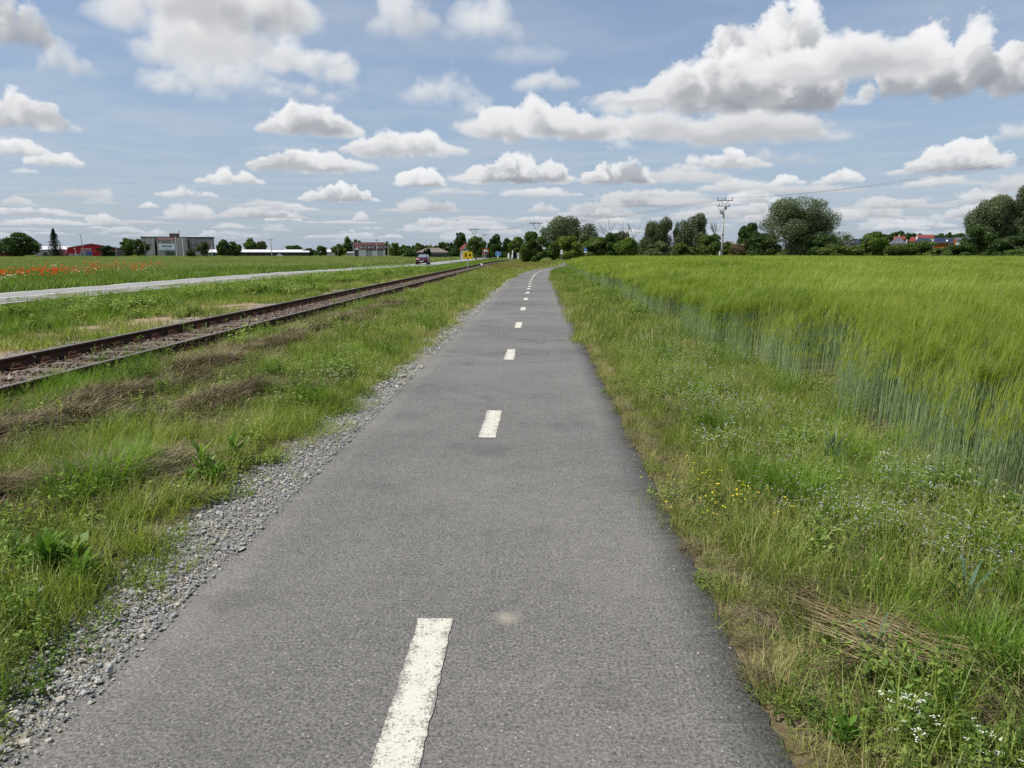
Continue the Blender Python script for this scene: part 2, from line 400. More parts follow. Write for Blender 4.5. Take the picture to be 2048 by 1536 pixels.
def asphalt_color(t, pos, base=(.128, .122, .111)):
    big = noise(t, .35, 3, .5, pos); mid = noise(t, 3.5, 4, .6, pos); fine = noise(t, 190, 3, .75, pos); f2 = noise(t, 70, 2, .6, pos)
    k = mmath(t, 'ADD', mmath(t, 'MULTIPLY_ADD', big, .95, .40), mmath(t, 'MULTIPLY', mid, .30))
    k = mmath(t, 'ADD', k, mmath(t, 'MULTIPLY_ADD', fine, 3.0, -1.52))
    k = mmath(t, 'ADD', k, mmath(t, 'MULTIPLY_ADD', f2, 2.6, -1.3))
    k = mmath(t, 'MAXIMUM', mmath(t, 'ADD', k, mmath(t, 'MULTIPLY_ADD', noise(t, 16, 4, .7, pos), .9, -.45)), .12)
    col = mixc(t, 1.0, base, (1, 1, 1), 'MULTIPLY')
    vm = N(t, 'ShaderNodeVectorMath', operation='SCALE'); t.links.new(col, vm.inputs[0]); t.links.new(k, vm.inputs['Scale'])
    col = vm.outputs[0]
    # pale chips in the mix
    for sc_, th_, rnd in ((42, .16, .86), (95, .2, .8)):
        vo = N(t, 'ShaderNodeTexVoronoi'); vo.inputs['Scale'].default_value = sc_; t.links.new(pos, vo.inputs['Vector'])
        sep = N(t, 'ShaderNodeSeparateColor'); t.links.new(vo.outputs['Color'], sep.inputs[0])
        a = mmath(t, 'MULTIPLY', mmath(t, 'LESS_THAN', vo.outputs['Distance'], th_), mmath(t, 'GREATER_THAN', sep.outputs[0], rnd))
        col = mixc(t, mmath(t, 'MULTIPLY', a, .75), col, (.42, .40, .37))
    return col, fine, f2
def mat_asphalt():
    m, t, out = nt('asphalt'); g = N(t, 'ShaderNodeNewGeometry'); pos = g.outputs['Position']
    col, fine, f2 = asphalt_color(t, pos)
    # dusty pale wheel track and darker crumbling rims: worn surface of the path itself
    uvx = N(t, 'ShaderNodeAttribute', attribute_name='across'); ac = uvx.outputs['Fac']
    nn = noise(t, 1.3, 4, .6, pos)
    rim = mmath(t, 'ADD', mmath(t, 'ABSOLUTE', ac), mmath(t, 'MULTIPLY_ADD', nn, .22, -.11))
    rimf = N(t, 'ShaderNodeMapRange', interpolation_type='SMOOTHSTEP'); t.links.new(rim, rimf.inputs[0]); rimf.inputs[1].default_value = .93; rimf.inputs[2].default_value = 1.03
    col = mixc(t, mmath(t, 'MULTIPLY', rimf.outputs[0], .12), col, (.045, .041, .038))
    dust = N(t, 'ShaderNodeMapRange', interpolation_type='SMOOTHSTEP'); t.links.new(noise(t, .8, 4, .6, pos), dust.inputs[0]); dust.inputs[1].default_value = .48; dust.inputs[2].default_value = .8
    col = mixc(t, mmath(t, 'MULTIPLY', dust.outputs[0], .5), col, (.19, .18, .165))
    st_ = N(t, 'ShaderNodeMapRange', interpolation_type='SMOOTHSTEP'); t.links.new(noise(t, 1.1, 5, .65, pos), st_.inputs[0]); st_.inputs[1].default_value = .52; st_.inputs[2].default_value = .72
    col = mixc(t, mmath(t, 'MULTIPLY', st_.outputs[0], .5), col, (.062, .058, .052))
    # one sandy stain
    sx_ = N(t, 'ShaderNodeVectorMath', operation='SUBTRACT'); t.links.new(pos, sx_.inputs[0]); q = gpos(1014, 1236); sx_.inputs[1].default_value = (q[0], q[1], 0)
    le = N(t, 'ShaderNodeVectorMath', operation='LENGTH'); t.links.new(sx_.outputs[0], le.inputs[0])
    sm = N(t, 'ShaderNodeMapRange'); t.links.new(mmath(t, 'ADD', le.outputs['Value'], mmath(t, 'MULTIPLY', noise(t, 30, 2, .6, pos), .08)), sm.inputs[0]); sm.inputs[1].default_value = .12; sm.inputs[2].default_value = .04
    col = mixc(t, mmath(t, 'MULTIPLY', sm.outputs[0], .8), col, (.3, .27, .21))
    p = N(t, 'ShaderNodeBsdfPrincipled'); t.links.new(col, p.inputs['Base Color']); p.inputs['Roughness'].default_value = .68; p.inputs['Specular IOR Level'].default_value = .38
    b = N(t, 'ShaderNodeBump'); b.inputs['Strength'].default_value = .7; b.inputs['Distance'].default_value = .004
    t.links.new(mmath(t, 'ADD', fine, mmath(t, 'MULTIPLY', f2, 1.3)), b.inputs['Height']); t.links.new(b.outputs[0], p.inputs['Normal'])
    t.links.new(p.outputs[0], out.inputs[0]); return m
def mat_linepaint():
    m, t, out = nt('worn_line_paint'); g = N(t, 'ShaderNodeNewGeometry'); pos = g.outputs['Position']
    col, fine, f2 = asphalt_color(t, pos)
    at = N(t, 'ShaderNodeAttribute', attribute_name='across')
    w = mmath(t, 'ADD', mmath(t, 'MULTIPLY', noise(t, 120, 3, .8, pos), 1.0), mmath(t, 'MULTIPLY', noise(t, 14, 3, .6, pos), .45))
    w = mmath(t, 'ADD', w, mmath(t, 'MULTIPLY', mmath(t, 'POWER', mmath(t, 'ABSOLUTE', at.outputs['Fac']), 3), .14))
    mr = N(t, 'ShaderNodeMapRange', interpolation_type='SMOOTHSTEP'); t.links.new(w, mr.inputs[0]); mr.inputs[1].default_value = .76; mr.inputs[2].default_value = .87
    vo = N(t, 'ShaderNodeTexVoronoi', feature='DISTANCE_TO_EDGE'); vo.inputs['Scale'].default_value = 4.5; t.links.new(pos, vo.inputs['Vector'])
    cr = mmath(t, 'LESS_THAN', vo.outputs['Distance'], .012)
    wear = mmath(t, 'MULTIPLY', mr.outputs[0], .9)
    pc = mixc(t, noise(t, 25, 3, .6, pos), (.46, .44, .37), (.58, .56, .48))
    c = mixc(t, wear, pc, col)
    p = N(t, 'ShaderNodeBsdfPrincipled'); t.links.new(c, p.inputs['Base Color']); p.inputs['Roughness'].default_value = .75
    b = N(t, 'ShaderNodeBump'); b.inputs['Strength'].default_value = .6; b.inputs['Distance'].default_value = .004; t.links.new(fine, b.inputs['Height']); t.links.new(b.outputs[0], p.inputs['Normal'])
    t.links.new(p.outputs[0], out.inputs[0]); return m
def mat_ground():
    m, t, out = nt('soil_and_thatch'); g = N(t, 'ShaderNodeNewGeometry'); pos = g.outputs['Position']
    sp_ = N(t, 'ShaderNodeSeparateXYZ'); t.links.new(pos, sp_.inputs[0])
    n1 = noise(t, 1.2, 5, .65, pos); n2 = noise(t, 28, 4, .7, pos); n3 = noise(t, .05, 4, .6, pos)
    soil = ramp(t, n2, [(.25, (.045, .032, .02)), (.5, (.11, .085, .05)), (.75, (.2, .165, .105))])
    green = ramp(t, noise(t, 9, 4, .7, pos), [(.3, (.03, .042, .014)), (.6, (.075, .095, .032)), (.8, (.15, .15, .07))])
    fg = N(t, 'ShaderNodeMapRange'); t.links.new(n1, fg.inputs[0]); fg.inputs[1].default_value = .52; fg.inputs[2].default_value = .78
    near = mixc(t, fg.outputs[0], soil, green)
    field = ramp(t, n3, [(.35, (.05, .075, .02)), (.5, (.075, .105, .03)), (.65, (.10, .125, .04))])
    far = N(t, 'ShaderNodeMapRange'); t.links.new(sp_.outputs[1], far.inputs[0]); far.inputs[1].default_value = 25; far.inputs[2].default_value = 60
    lf = N(t, 'ShaderNodeMapRange'); t.links.new(sp_.outputs[0], lf.inputs[0]); lf.inputs[1].default_value = -20; lf.inputs[2].default_value = -24
    col = mixc(t, mmath(t, 'MAXIMUM', far.outputs[0], lf.outputs[0]), near, field)
    # bare sandy ground between the weeds beyond the track
    sx = mmath(t, 'MULTIPLY', mmath(t, 'LESS_THAN', mmath(t, 'ABSOLUTE', mmath(t, 'ADD', sp_.outputs[0], 9.3)), 2.0), mmath(t, 'GREATER_THAN', noise(t, .9, 5, .7, pos), .47))
    col = mixc(t, mmath(t, 'MULTIPLY', sx, .75), col, (.33, .25, .16))
    p = N(t, 'ShaderNodeBsdfPrincipled'); t.links.new(col, p.inputs['Base Color']); p.inputs['Roughness'].default_value = .95; p.inputs['Specular IOR Level'].default_value = .1
    b = N(t, 'ShaderNodeBump'); b.inputs['Strength'].default_value = .8; b.inputs['Distance'].default_value = .03; t.links.new(n2, b.inputs['Height']); t.links.new(b.outputs[0], p.inputs['Normal'])
    t.links.new(p.outputs[0], out.inputs[0]); return m
def mat_gravelbed(name, c1, c2, c3, scale=70):
    m, t, out = nt(name); g = N(t, 'ShaderNodeNewGeometry'); pos = g.outputs['Position']
    vo = N(t, 'ShaderNodeTexVoronoi'); vo.inputs['Scale'].default_value = scale; t.links.new(pos, vo.inputs['Vector'])
    sep = N(t, 'ShaderNodeSeparateColor'); t.links.new(vo.outputs['Color'], sep.inputs[0])
    c = ramp(t, sep.outputs[0], [(.1, c1), (.5, c2), (.9, c3)])
    p = N(t, 'ShaderNodeBsdfPrincipled'); t.links.new(c, p.inputs['Base Color']); p.inputs['Roughness'].default_value = .9
    b = N(t, 'ShaderNodeBump'); b.invert = True; b.inputs['Strength'].default_value = 1; b.inputs['Distance'].default_value = .012; t.links.new(vo.outputs['Distance'], b.inputs['Height']); t.links.new(b.outputs[0], p.inputs['Normal'])
    t.links.new(p.outputs[0], out.inputs[0]); return m
def mat_stone(name, cols, scale=25):
    m, t, out = nt(name); g = N(t, 'ShaderNodeNewGeometry'); oi = N(t, 'ShaderNodeObjectInfo')
    f = mmath(t, 'MULTIPLY_ADD', noise(t, scale, 4, .6, g.outputs['Position']), .5, mmath(t, 'MULTIPLY', oi.outputs['Random'], .6))
    c = ramp(t, f, [(i/(len(cols)-1)*.7+.2, q) for i, q in enumerate(cols)])
    p = N(t, 'ShaderNodeBsdfPrincipled'); t.links.new(c, p.inputs['Base Color']); p.inputs['Roughness'].default_value = .7; p.inputs['Specular IOR Level'].default_value = .4
    t.links.new(p.outputs[0], out.inputs[0]); return m
def mat_glass(name, col=(.05, .07, .08)):
    m, t, out = nt(name); p = N(t, 'ShaderNodeBsdfPrincipled'); p.inputs['Base Color'].default_value = (*col, 1); p.inputs['Roughness'].default_value = .06
    p.inputs['Specular IOR Level'].default_value = .8; t.links.new(p.outputs[0], out.inputs[0]); return m

M = {}
M['asphalt'] = mat_asphalt(); M['line'] = mat_linepaint(); M['ground'] = mat_ground()
M['gravelbed'] = mat_gravelbed('slate_grit', (.11, .10, .08), (.20, .19, .16), (.32, .29, .24), 110)
M['ballastbed'] = mat_gravelbed('rusty_ballast', (.05, .033, .024), (.11, .075, .055), (.19, .14, .105), 24)
M['slate'] = mat_stone('slate_chip', [(.11, .12, .12), (.20, .21, .205), (.31, .315, .30), (.42, .37, .28)])
M['ballast'] = mat_stone('ballast_stone', [(.045, .028, .02), (.11, .07, .05), (.17, .12, .09), (.26, .22, .18)])
M['rail_side'] = paint('rusted_steel', (.060, .032, .021), .8, .3, .25, 8, .4, 60)
M['rail_top'] = paint('polished_steel', (.20, .175, .155), .5, .5, .12, 3)
M['rail_edge'] = paint('dull_rail_head', (.13, .09, .07), .5, .5, .2, 5)
M['sleeper'] = paint('weathered_sleeper', (.135, .11, .088), .9, 0, .3, 7, .6, 30)
M['clip'] = paint('rusty_fastening', (.095, .045, .026), .85, .2, .3, 30, .4, 80)
M['concrete'] = paint('pole_concrete', (.36, .35, .33), .85, 0, .12, 2, .3, 30)
M['steel'] = paint('galvanised_steel', (.33, .34, .35), .45, .5, .08, 6)
M['darksteel'] = paint('dark_steel', (.06, .062, .065), .5, .4, .1, 5)
M['porcelain'] = paint('brown_porcelain', (.06, .035, .028), .25, 0, .05, 5)
M['wire'] = paint('wire_metal', (.2, .2, .21), .5, .6, .02)
M['white'] = paint('white_paint', (.72, .73, .74), .5, 0, .06, 2)
M['yellow'] = paint('sign_yellow', (.80, .53, .012), .42, 0, .03, 3)
M['black'] = paint('sign_black', (.012, .012, .012), .5, 0, .02)
M['blue'] = paint('sign_blue', (.02, .16, .52), .4, 0, .03)
M['red'] = paint('sign_red', (.52, .05, .03), .45, 0, .05)
M['rail_wood'] = paint('wood_grey', (.23, .2, .17), .9, 0, .2, 4)
M['redwall'] = paint('red_cladding', (.42, .014, .03), .55, 0, .06, .6)
M['greywall'] = paint('grey_render', (.40, .39, .375), .9, 0, .10, .5)
M['greywall2'] = paint('brown_grey_panels', (.34, .325, .30), .9, 0, .12, .6)
M['darkfascia'] = paint('dark_fascia', (.075, .08, .085), .7, 0, .08, .5)
M['whitewall'] = paint('white_render', (.74, .73, .71), .85, 0, .08, .6)
M['creamwall'] = paint('pale_render', (.55, .52, .48), .85, 0, .08, .6)
M['whiteroof'] = paint('pale_sheet_roof', (.55, .54, .56), .6, 0, .08, .5)
M['maroon'] = paint('maroon_tile_roof', (.055, .022, .022), .75, 0, .12, 1.2)
M['redtile'] = paint('red_tile_roof', (.17, .035, .028), .75, 0, .12, 1.2)
M['browntile'] = paint('brown_shingle_roof', (.15, .125, .105), .8, 0, .12, 1)
M['slateroof'] = paint('slate_grey_roof', (.075, .08, .095), .7, 0, .1, 1)
M['blackroof'] = paint('dark_blue_roof', (.025, .03, .045), .55, 0, .1, 1)
M['solar'] = paint('solar_panel', (.015, .022, .06), .2, .2, .03, 1, spec=.7)
M['orange'] = paint('orange_render', (.34, .075, .012), .85, 0, .06)
M['greenwall'] = paint('green_render', (.14, .34, .06), .85, 0, .06)
M['brick'] = paint('brick_red_wall', (.21, .07, .05), .9, 0, .12)
M['glass'] = mat_glass('window_glass'); M['winglass'] = mat_glass('pale_window_glass', (.16, .2, .24))
M['billboard'] = paint('billboard_white', (.80, .86, .90), .5, 0, .03)
M['carpaint'] = paint('maroon_car_paint', (.07, .004, .014), .22, .25, .04, 2, spec=.6)
M['tyre'] = paint('tyre_rubber', (.015, .015, .015), .85); M['rim'] = paint('alloy_rim', (.22, .22, .23), .35, .7)
M['lamp'] = paint('headlamp_glass', (.85, .86, .86), .15, .2, .01, spec=.8)
M['chrome'] = paint('chrome', (.7, .7, .72), .15, .9, .02)
M['bark'] = paint('bark', (.105, .08, .06), .95, 0, .25, 3, .6, 12); M['deadwood'] = paint('dead_wood', (.17, .15, .135), .9, 0, .2, 3)
# grasses
G = {}
G['meadow'] = foliage('meadow_grass', [(.065, .108, .018), (.155, .22, .034), (.25, .315, .062), (.38, .39, .15)], .42, wi=.7)
G['lush'] = foliage('lush_grass', [(.055, .115, .013), (.13, .235, .024), (.23, .355, .055)], .44, wi=.7)
G['dry'] = foliage('dry_grass', [(.20, .22, .06), (.33, .31, .12), (.46, .40, .22)], .3, wi=.6)
G['straw'] = foliage('straw', [(.045, .036, .024), (.12, .10, .068), (.24, .20, .135), (.42, .36, .24)], .1, wi=.8)
G['stalks'] = foliage('dead_stalk', [(.03, .024, .013), (.085, .067, .036), (.19, .155, .088), (.34, .29, .175)], .1, wi=.8)
G['goldstraw'] = foliage('golden_straw', [(.16, .12, .065), (.30, .235, .13), (.42, .35, .22)], .1)
G['weed'] = foliage('weed_leaf', [(.05, .095, .02), (.12, .195, .035), (.23, .315, .075)], .38, wi=.7)
G['weedlight'] = foliage('pale_weed_leaf', [(.10, .16, .035), (.21, .28, .06), (.36, .41, .15)], .38, wi=.7)
G['broad'] = foliage('broad_leaf', [(.04, .10, .015), (.08, .165, .025), (.14, .25, .045)], .35, wi=.6, gloss=.004)
G['bluecereal'] = foliage('blue_green_leaf', [(.05, .10, .06), (.09, .155, .10), (.14, .21, .14)], .3, gloss=.02)
G['bstem'] = foliage('barley_stem', [(.085, .145, .065), (.17, .245, .12), (.26, .335, .17), (.37, .40, .10)], .3, wi=.7, scale=1.2, gloss=.02)
G['bhead'] = foliage('barley_head', [(.15, .20, .02), (.22, .26, .03), (.31, .33, .06)], .35, scale=.3)
G['bawn'] = foliage('barley_awn', [(.055, .10, .010), (.13, .195, .014), (.23, .29, .035), (.38, .41, .10)], .5, wi=.7, scale=.22, wn_=.7)
G['bfar'] = foliage('barley_far', [(.055, .10, .010), (.125, .19, .014), (.22, .285, .035), (.38, .41, .11)], .45, scale=.2, wn_=.5, wi=.7)
G['field'] = foliage('field_grass', [(.07, .125, .022), (.145, .22, .038), (.23, .30, .065)], .35, scale=.15, wn_=.6)
G['fieldpale'] = foliage('pale_field_crop', [(.15, .20, .055), (.22, .275, .085), (.32, .355, .14)], .35, scale=.08, wn_=.6)
G['redgrass'] = foliage('reddish_grass', [(.16, .09, .04), (.24, .14, .07), (.30, .22, .12)], .3)
G['poppy'] = foliage('poppy_petal', [(.50, .05, .018), (.64, .10, .03)], .4)
G['whitepetal'] = foliage('white_petal', [(.6, .62, .5), (.75, .76, .7)], .3)
G['yellowpetal'] = foliage('yellow_petal', [(.68, .52, .02), (.80, .66, .04)], .3)
G['lilac'] = foliage('lilac_petal', [(.35, .33, .45), (.5, .48, .6)], .3)
T = {}
T['dark'] = foliage('dark_tree_leaf', [(.022, .042, .012), (.045, .08, .02), (.09, .14, .035)], .28, wi=.6, scale=.35)
T['mid'] = foliage('green_tree_leaf', [(.042, .072, .016), (.085, .13, .027), (.17, .23, .055)], .3, wi=.6, scale=.35)
T['bright'] = foliage('bright_tree_leaf', [(.06, .10, .016), (.10, .155, .024), (.16, .21, .045)], .3, scale=.35)
T['willow'] = foliage('willow_leaf', [(.055, .076, .036), (.105, .138, .066), (.18, .215, .115)], .25, wi=.6, scale=.35, gloss=.02)
T['olive'] = foliage('olive_tree_leaf', [(.045, .062, .024), (.085, .105, .042), (.14, .16, .072)], .22, scale=.35)
T['spruce'] = foliage('spruce_needle', [(.014, .028, .014), (.026, .046, .022), (.045, .07, .034)], .1, scale=.4)
T['brownbush'] = foliage('brown_bush_leaf', [(.09, .07, .035), (.14, .11, .06), (.2, .17, .1)], .25, scale=.5)
T['elder'] = foliage('elder_blossom', [(.45, .45, .3), (.6, .6, .42)], .2)

# ------------------------------------------------------------ the ground, the path, the road
def axis(parts):
    a = []
    for s, e, st in parts: a += list(np.arange(s, e, st))
    a.append(parts[-1][1]); return np.array(a)
xs = axis([(-4500, -600, 300), (-600, -100, 40), (-100, -24, 4), (-24, -9, .5), (-9, 4, .12), (4, 12, .5), (12, 100, 5), (100, 600, 40), (600, 4500, 300)])
ys = axis([(-600, -40, 80), (-40, -2, 3), (-2, 22, .2), (22, 60, .8), (60, 130, 2), (130, 400, 15), (400, 1000, 100), (1000, 6000, 500)])
X, Y = np.meshgrid(xs, ys); Z = tz(X, Y)
nx, ny = len(xs), len(ys)
ia = (np.arange(ny-1)[:, None]*nx+np.arange(nx-1)[None, :]).ravel()
gq = np.stack([ia, ia+1, ia+1+nx, ia+nx], 1)
me = mesh_np('ground', np.stack([X.ravel(), Y.ravel(), Z.ravel()], 1), gq, [M['ground']], None, True)
tag(link('ground', me), kind='structure')

def ribbon(name, ysamp, xl, xr, z, mat, thick=0.0, ncross=8, kind='structure', jit=0.0, seed=1):
    r = np.random.default_rng(seed); ys_ = np.asarray(ysamp); n = len(ys_)
    l = xl(ys_)+r.normal(0, 1, n)*jit; rr_ = xr(ys_)+r.normal(0, 1, n)*jit
    if jit:
        l += (vnoise(ys_, 0*ys_+seed, 3.0)-.5)*jit*6; rr_ += (vnoise(ys_, 0*ys_+seed+9, 3.0)-.5)*jit*6
    t = np.linspace(0, 1, ncross+1)
    V = []; A = []
    for k in range(ncross+1):
        x = l*(1-t[k])+rr_*t[k]; zz = z(x, ys_) if callable(z) else np.full(n, z)
        V.append(np.stack([x, ys_, zz], 1)); A.append(np.full(n, t[k]*2-1))
    V = np.concatenate(V); A = np.concatenate(A)
    i = np.arange(n-1); Fc = []
    for k in range(ncross):
        Fc.append(np.stack([k*n+i, (k+1)*n+i, (k+1)*n+i+1, k*n+i+1], 1))
    if thick:
        b = len(V); V = np.concatenate([V, V[:n]-[0, 0, thick], V[ncross*n:(ncross+1)*n]-[0, 0, thick]]); A = np.concatenate([A, np.full(n, -1.0), np.full(n, 1.0)])
        Fc.append(np.stack([b+i, i, i+1, b+i+1], 1)); Fc.append(np.stack([ncross*n+i, b+n+i, b+n+i+1, ncross*n+i+1], 1))
    me = mesh_np(name, V, np.concatenate(Fc), [mat])
    at = me.attributes.new('across', 'FLOAT', 'POINT'); at.data.foreach_set('value', A.astype(np.float32))
    return tag(link(name, me), kind=kind)
ysp = np.concatenate([np.arange(-3, 12, .04), np.arange(12, 40, .15), np.arange(40, 260, .5)])
ribbon('cycle_path', ysp, lambda y: path_x(y)-1.27, lambda y: path_x(y)+1.29, 0.0, M['asphalt'], .06, 10, jit=.008)
ribbon('gravel_shoulder', ysp[::2], lambda y: path_x(y)-1.62-.22*vnoise(y, y*0, .5)-.12*smooth(10, 0, y), lambda y: path_x(y)-1.22, lambda x, y: np.full(len(x), -.012), M['gravelbed'], 0, 4, jit=.02, seed=3)
# dashes of the centre line, near and far end rows read off the scene
dash = [(1241, 1560), (822, 876.5), (699, 720), (644.5, 656), (614.6, 620.9), (595.9, 600.3), (583.9, 587.2)]
spans = [(gpos(1030, b)[1], gpos(1030, a)[1]) for a, b in dash]
spans[0] = (1.75, spans[0][1])
yy = gpos(1030, 577.5)[1]-.45
for y_ in (577.5, 572.6, 567.8, 563.4, 559.5, 556.2, 553.6, 551.6, 549.9, 547.9, 546.1, 543.7, 542.4):
    c_ = gpos(1030, y_)[1]; spans.append((c_-.5, c_+.5))
spans += [(68+3*k, 69+3*k) for k in range(5)]
for k, (a, b) in enumerate(spans):
    n_ = 40 if k < 2 else 10
    o = ribbon('centre_line_dash', np.linspace(a, b, n_), lambda y: path_x(y)-.088+0*y, lambda y: path_x(y)+.072+0*y, .0045, M['line'], 0, 4, jit=.0022 if k < 4 else 0, seed=20+k)
q = gpos(1040, 583)[1]
jm = paint('tar_joint', (.03, .028, .027), .8)
o = ribbon('pavement_joint', np.array([q-.03, q+.035]), lambda y: path_x(y)-1.24+0*y, lambda y: path_x(y)+1.25+0*y, .0035, jm, 0, 12)
# dried tar or tyre squiggles beside the third dash
sk = MB()
for pts in ([(1024, 703), (1040, 700.5), (1060, 702), (1085, 701), (1118, 704.5)], [(1026, 705), (1048, 707), (1070, 711), (1092, 710), (1100, 705), (1075, 701.5), (1055, 700.5)],
            [(1030, 684), (1050, 686), (1072, 682), (1090, 685), (1068, 688), (1100, 686)], [(1040, 678), (1062, 680), (1085, 679), (1098, 684)]):
    P = [gpos(*p) for p in pts]
    Q = []
    for a, b in zip(P[:-1], P[1:]):
        for t_ in np.linspace(0, 1, 5)[:-1]: Q.append(a*(1-t_)+b*t_+rng.normal(0, .006, 2))
    for a, b in zip(Q[:-1], Q[1:]):
        d = b-a; L_ = np.hypot(*d); n_ = np.array([-d[1], d[0]])/max(L_, 1e-4)*.0045
        z_ = .0072 if len(sk.v) % 8 else .0075
        sk.face([(a[0]-n_[0], a[1]-n_[1], z_), (a[0]+n_[0], a[1]+n_[1], z_), (b[0]+n_[0], b[1]+n_[1], z_), (b[0]-n_[0], b[1]-n_[1], z_)])
tag(sk.build('tyre_marks', paint('faint_rubber', (.075, .072, .067), .8)), kind='structure')
# the country road beyond the track
M['road'] = paint('pale_road_asphalt', (.225, .222, .215), .9, 0, .1, .8, .3, 60)
ry = np.concatenate([np.arange(-30, 140, 1.0), np.arange(140, 420, 5)])
ribbon('country_road', ry, lambda y: road_x(y)-2.15, lambda y: road_x(y)+2.15, lambda x, y: tz(x, y)*0+tz(road_x(y), y)+.14, M['road'], .15, 4, jit=.03, seed=8)
for s_ in (-1.98, 1.98):
    ribbon('road_edge_line', ry, lambda y: road_x(y)+s_-.06, lambda y: road_x(y)+s_+.06, lambda x, y: tz(road_x(y), y)+.145, M['white'], 0, 1)
ribbon('road_centre_line', ry, lambda y: road_x(y)-.06, lambda y: road_x(y)+.06, lambda x, y: tz(road_x(y), y)+.145, M['white'], 0, 1)
# level crossing surface, far down the track
cr = MB(); cr.box(-7.6, 1.5, 146, 150.5, -.3, .2); cr.hull8([(-19, 146.2, -.7), (-7.6, 146.2, -.3), (-7.6, 150.3, -.3), (-19, 150.3, -.7), (-19, 146.2, -.26), (-7.6, 146.2, .195), (-7.6, 150.3, .195), (-19, 150.3, -.26)]); tag(cr.build('crossing_surface', M['road']), kind='structure')
ribbon('track_ballast', np.concatenate([np.arange(-4, 60, .3), np.arange(60, 240, 2)]), lambda y: track_x(y)-1.35, lambda y: track_x(y)+1.3, lambda x, y: np.full(len(x), .066)-.02*np.abs(x-track_x(y)), M['ballastbed'], .1, 8, jit=.03, seed=12)

# ------------------------------------------------------------ railway track
track = thing('railway_track', 'rusty single railway track running beside the cycle path on timber sleepers', 'railway track', (track_x(0), 0, 0))
TX = float(track_x(0))
def rail(off):
    prof = [(-.065, .09), (-.065, .10), (-.01, .118), (-.009, .198), (-.036, .206), (-.036, .238), (-.030, .2425), (.030, .2425), (.036, .238), (.036, .206), (.009, .198), (.01, .118), (.065, .10), (.065, .09)]
    ys_ = np.concatenate([np.arange(-4, 60, 2), np.arange(60, 236, 4)]); n = len(prof); V = []; Fc = []; mi = []
    for y in ys_:
        cx = float(track_x(y))-TX+off
        V += [(cx+p[0], y, p[1]) for p in prof]
    for i in range(len(ys_)-1):
        for k in range(n):
            k2 = (k+1) % n; Fc.append((i*n+k, i*n+k2, (i+1)*n+k2, (i+1)*n+k)); mi.append({6: 1, 5: 2, 7: 2}.get(k, 0))
    return link('rail', mesh_np('rail', V, Fc, [M['rail_side'], M['rail_top'], M['rail_edge']], mi), track)
rail(-.7535); rail(.7535)
smesh = []
for k in range(5):
    b = MB(); r_ = random.Random(k); n_ = 7
    def ring(z, dx): return [(-1.25+r_.uniform(-.03, .03), -.125, z), (1.25+r_.uniform(-.03, .03), -.125+r_.uniform(-.01, .01), z), (1.25, .125, z), (-1.25, .125+r_.uniform(-.01, .01), z)]
    lo = ring(.0, 0); hi = [(x*.995, y*.93, .088+r_.uniform(-.006, .006)) for x, y, z in lo]
    b.hull8(lo+hi); b.box(-1.2, 1.2, -.012, -.004, .0885, .0915)
    smesh.append(b.mesh('sleeper', M['sleeper']))
fb = MB()
fb.box(-.18, .18, -.08, .08, .0885, .0895)
for s_ in (-1, 1):
    fb.box(*(sorted((s_*.07, s_*.17))), -.075, .075, .088, .102); fb.box(*(sorted((s_*.052, s_*.10))), -.04, .04, .1025, .122)
    fb.tube([(s_*.115, -.03, .1), (s_*.115, -.03, .158)], .016, 6); fb.tube([(s_*.115, .035, .1), (s_*.115, .035, .15)], .016, 6)
    fb.tube([(s_*.115, -.03, .118), (s_*.115, -.03, .14)], .028, 6); fb.tube([(s_*.115, .035, .118), (s_*.115, .035, .135)], .028, 6)
fmesh = fb.mesh('rail_fastening', M['clip'])
farf = MB()
for k in range(235):
    y = -2+.62*k; x = float(track_x(y))-TX
    if y > 140 or (y > 144): break
    s = link('sleeper', smesh[k % 5], track); s.location = (x+random.uniform(-.02, .02), y, random.uniform(-.004, .004)); s.rotation_euler = (0, 0, random.uniform(-.012, .012))
    for off in (-.7535, .7535):
        if y < 62:
            f = link('rail_fastening', fmesh, track); f.location = (x+off, y, random.uniform(-.002, .003)); f.rotation_euler = (0, 0, random.uniform(-.05, .05)); f.scale = (1.25, 1.35, 1.1)
        else:
            farf.box(x+off-.17, x+off-.05, y-.06, y+.06, .088, .14); farf.box(x+off+.05, x+off+.17, y-.06, y+.06, .088, .14)
tag(farf.build('far_rail_fastenings', M['clip'], track), kind='stuff')

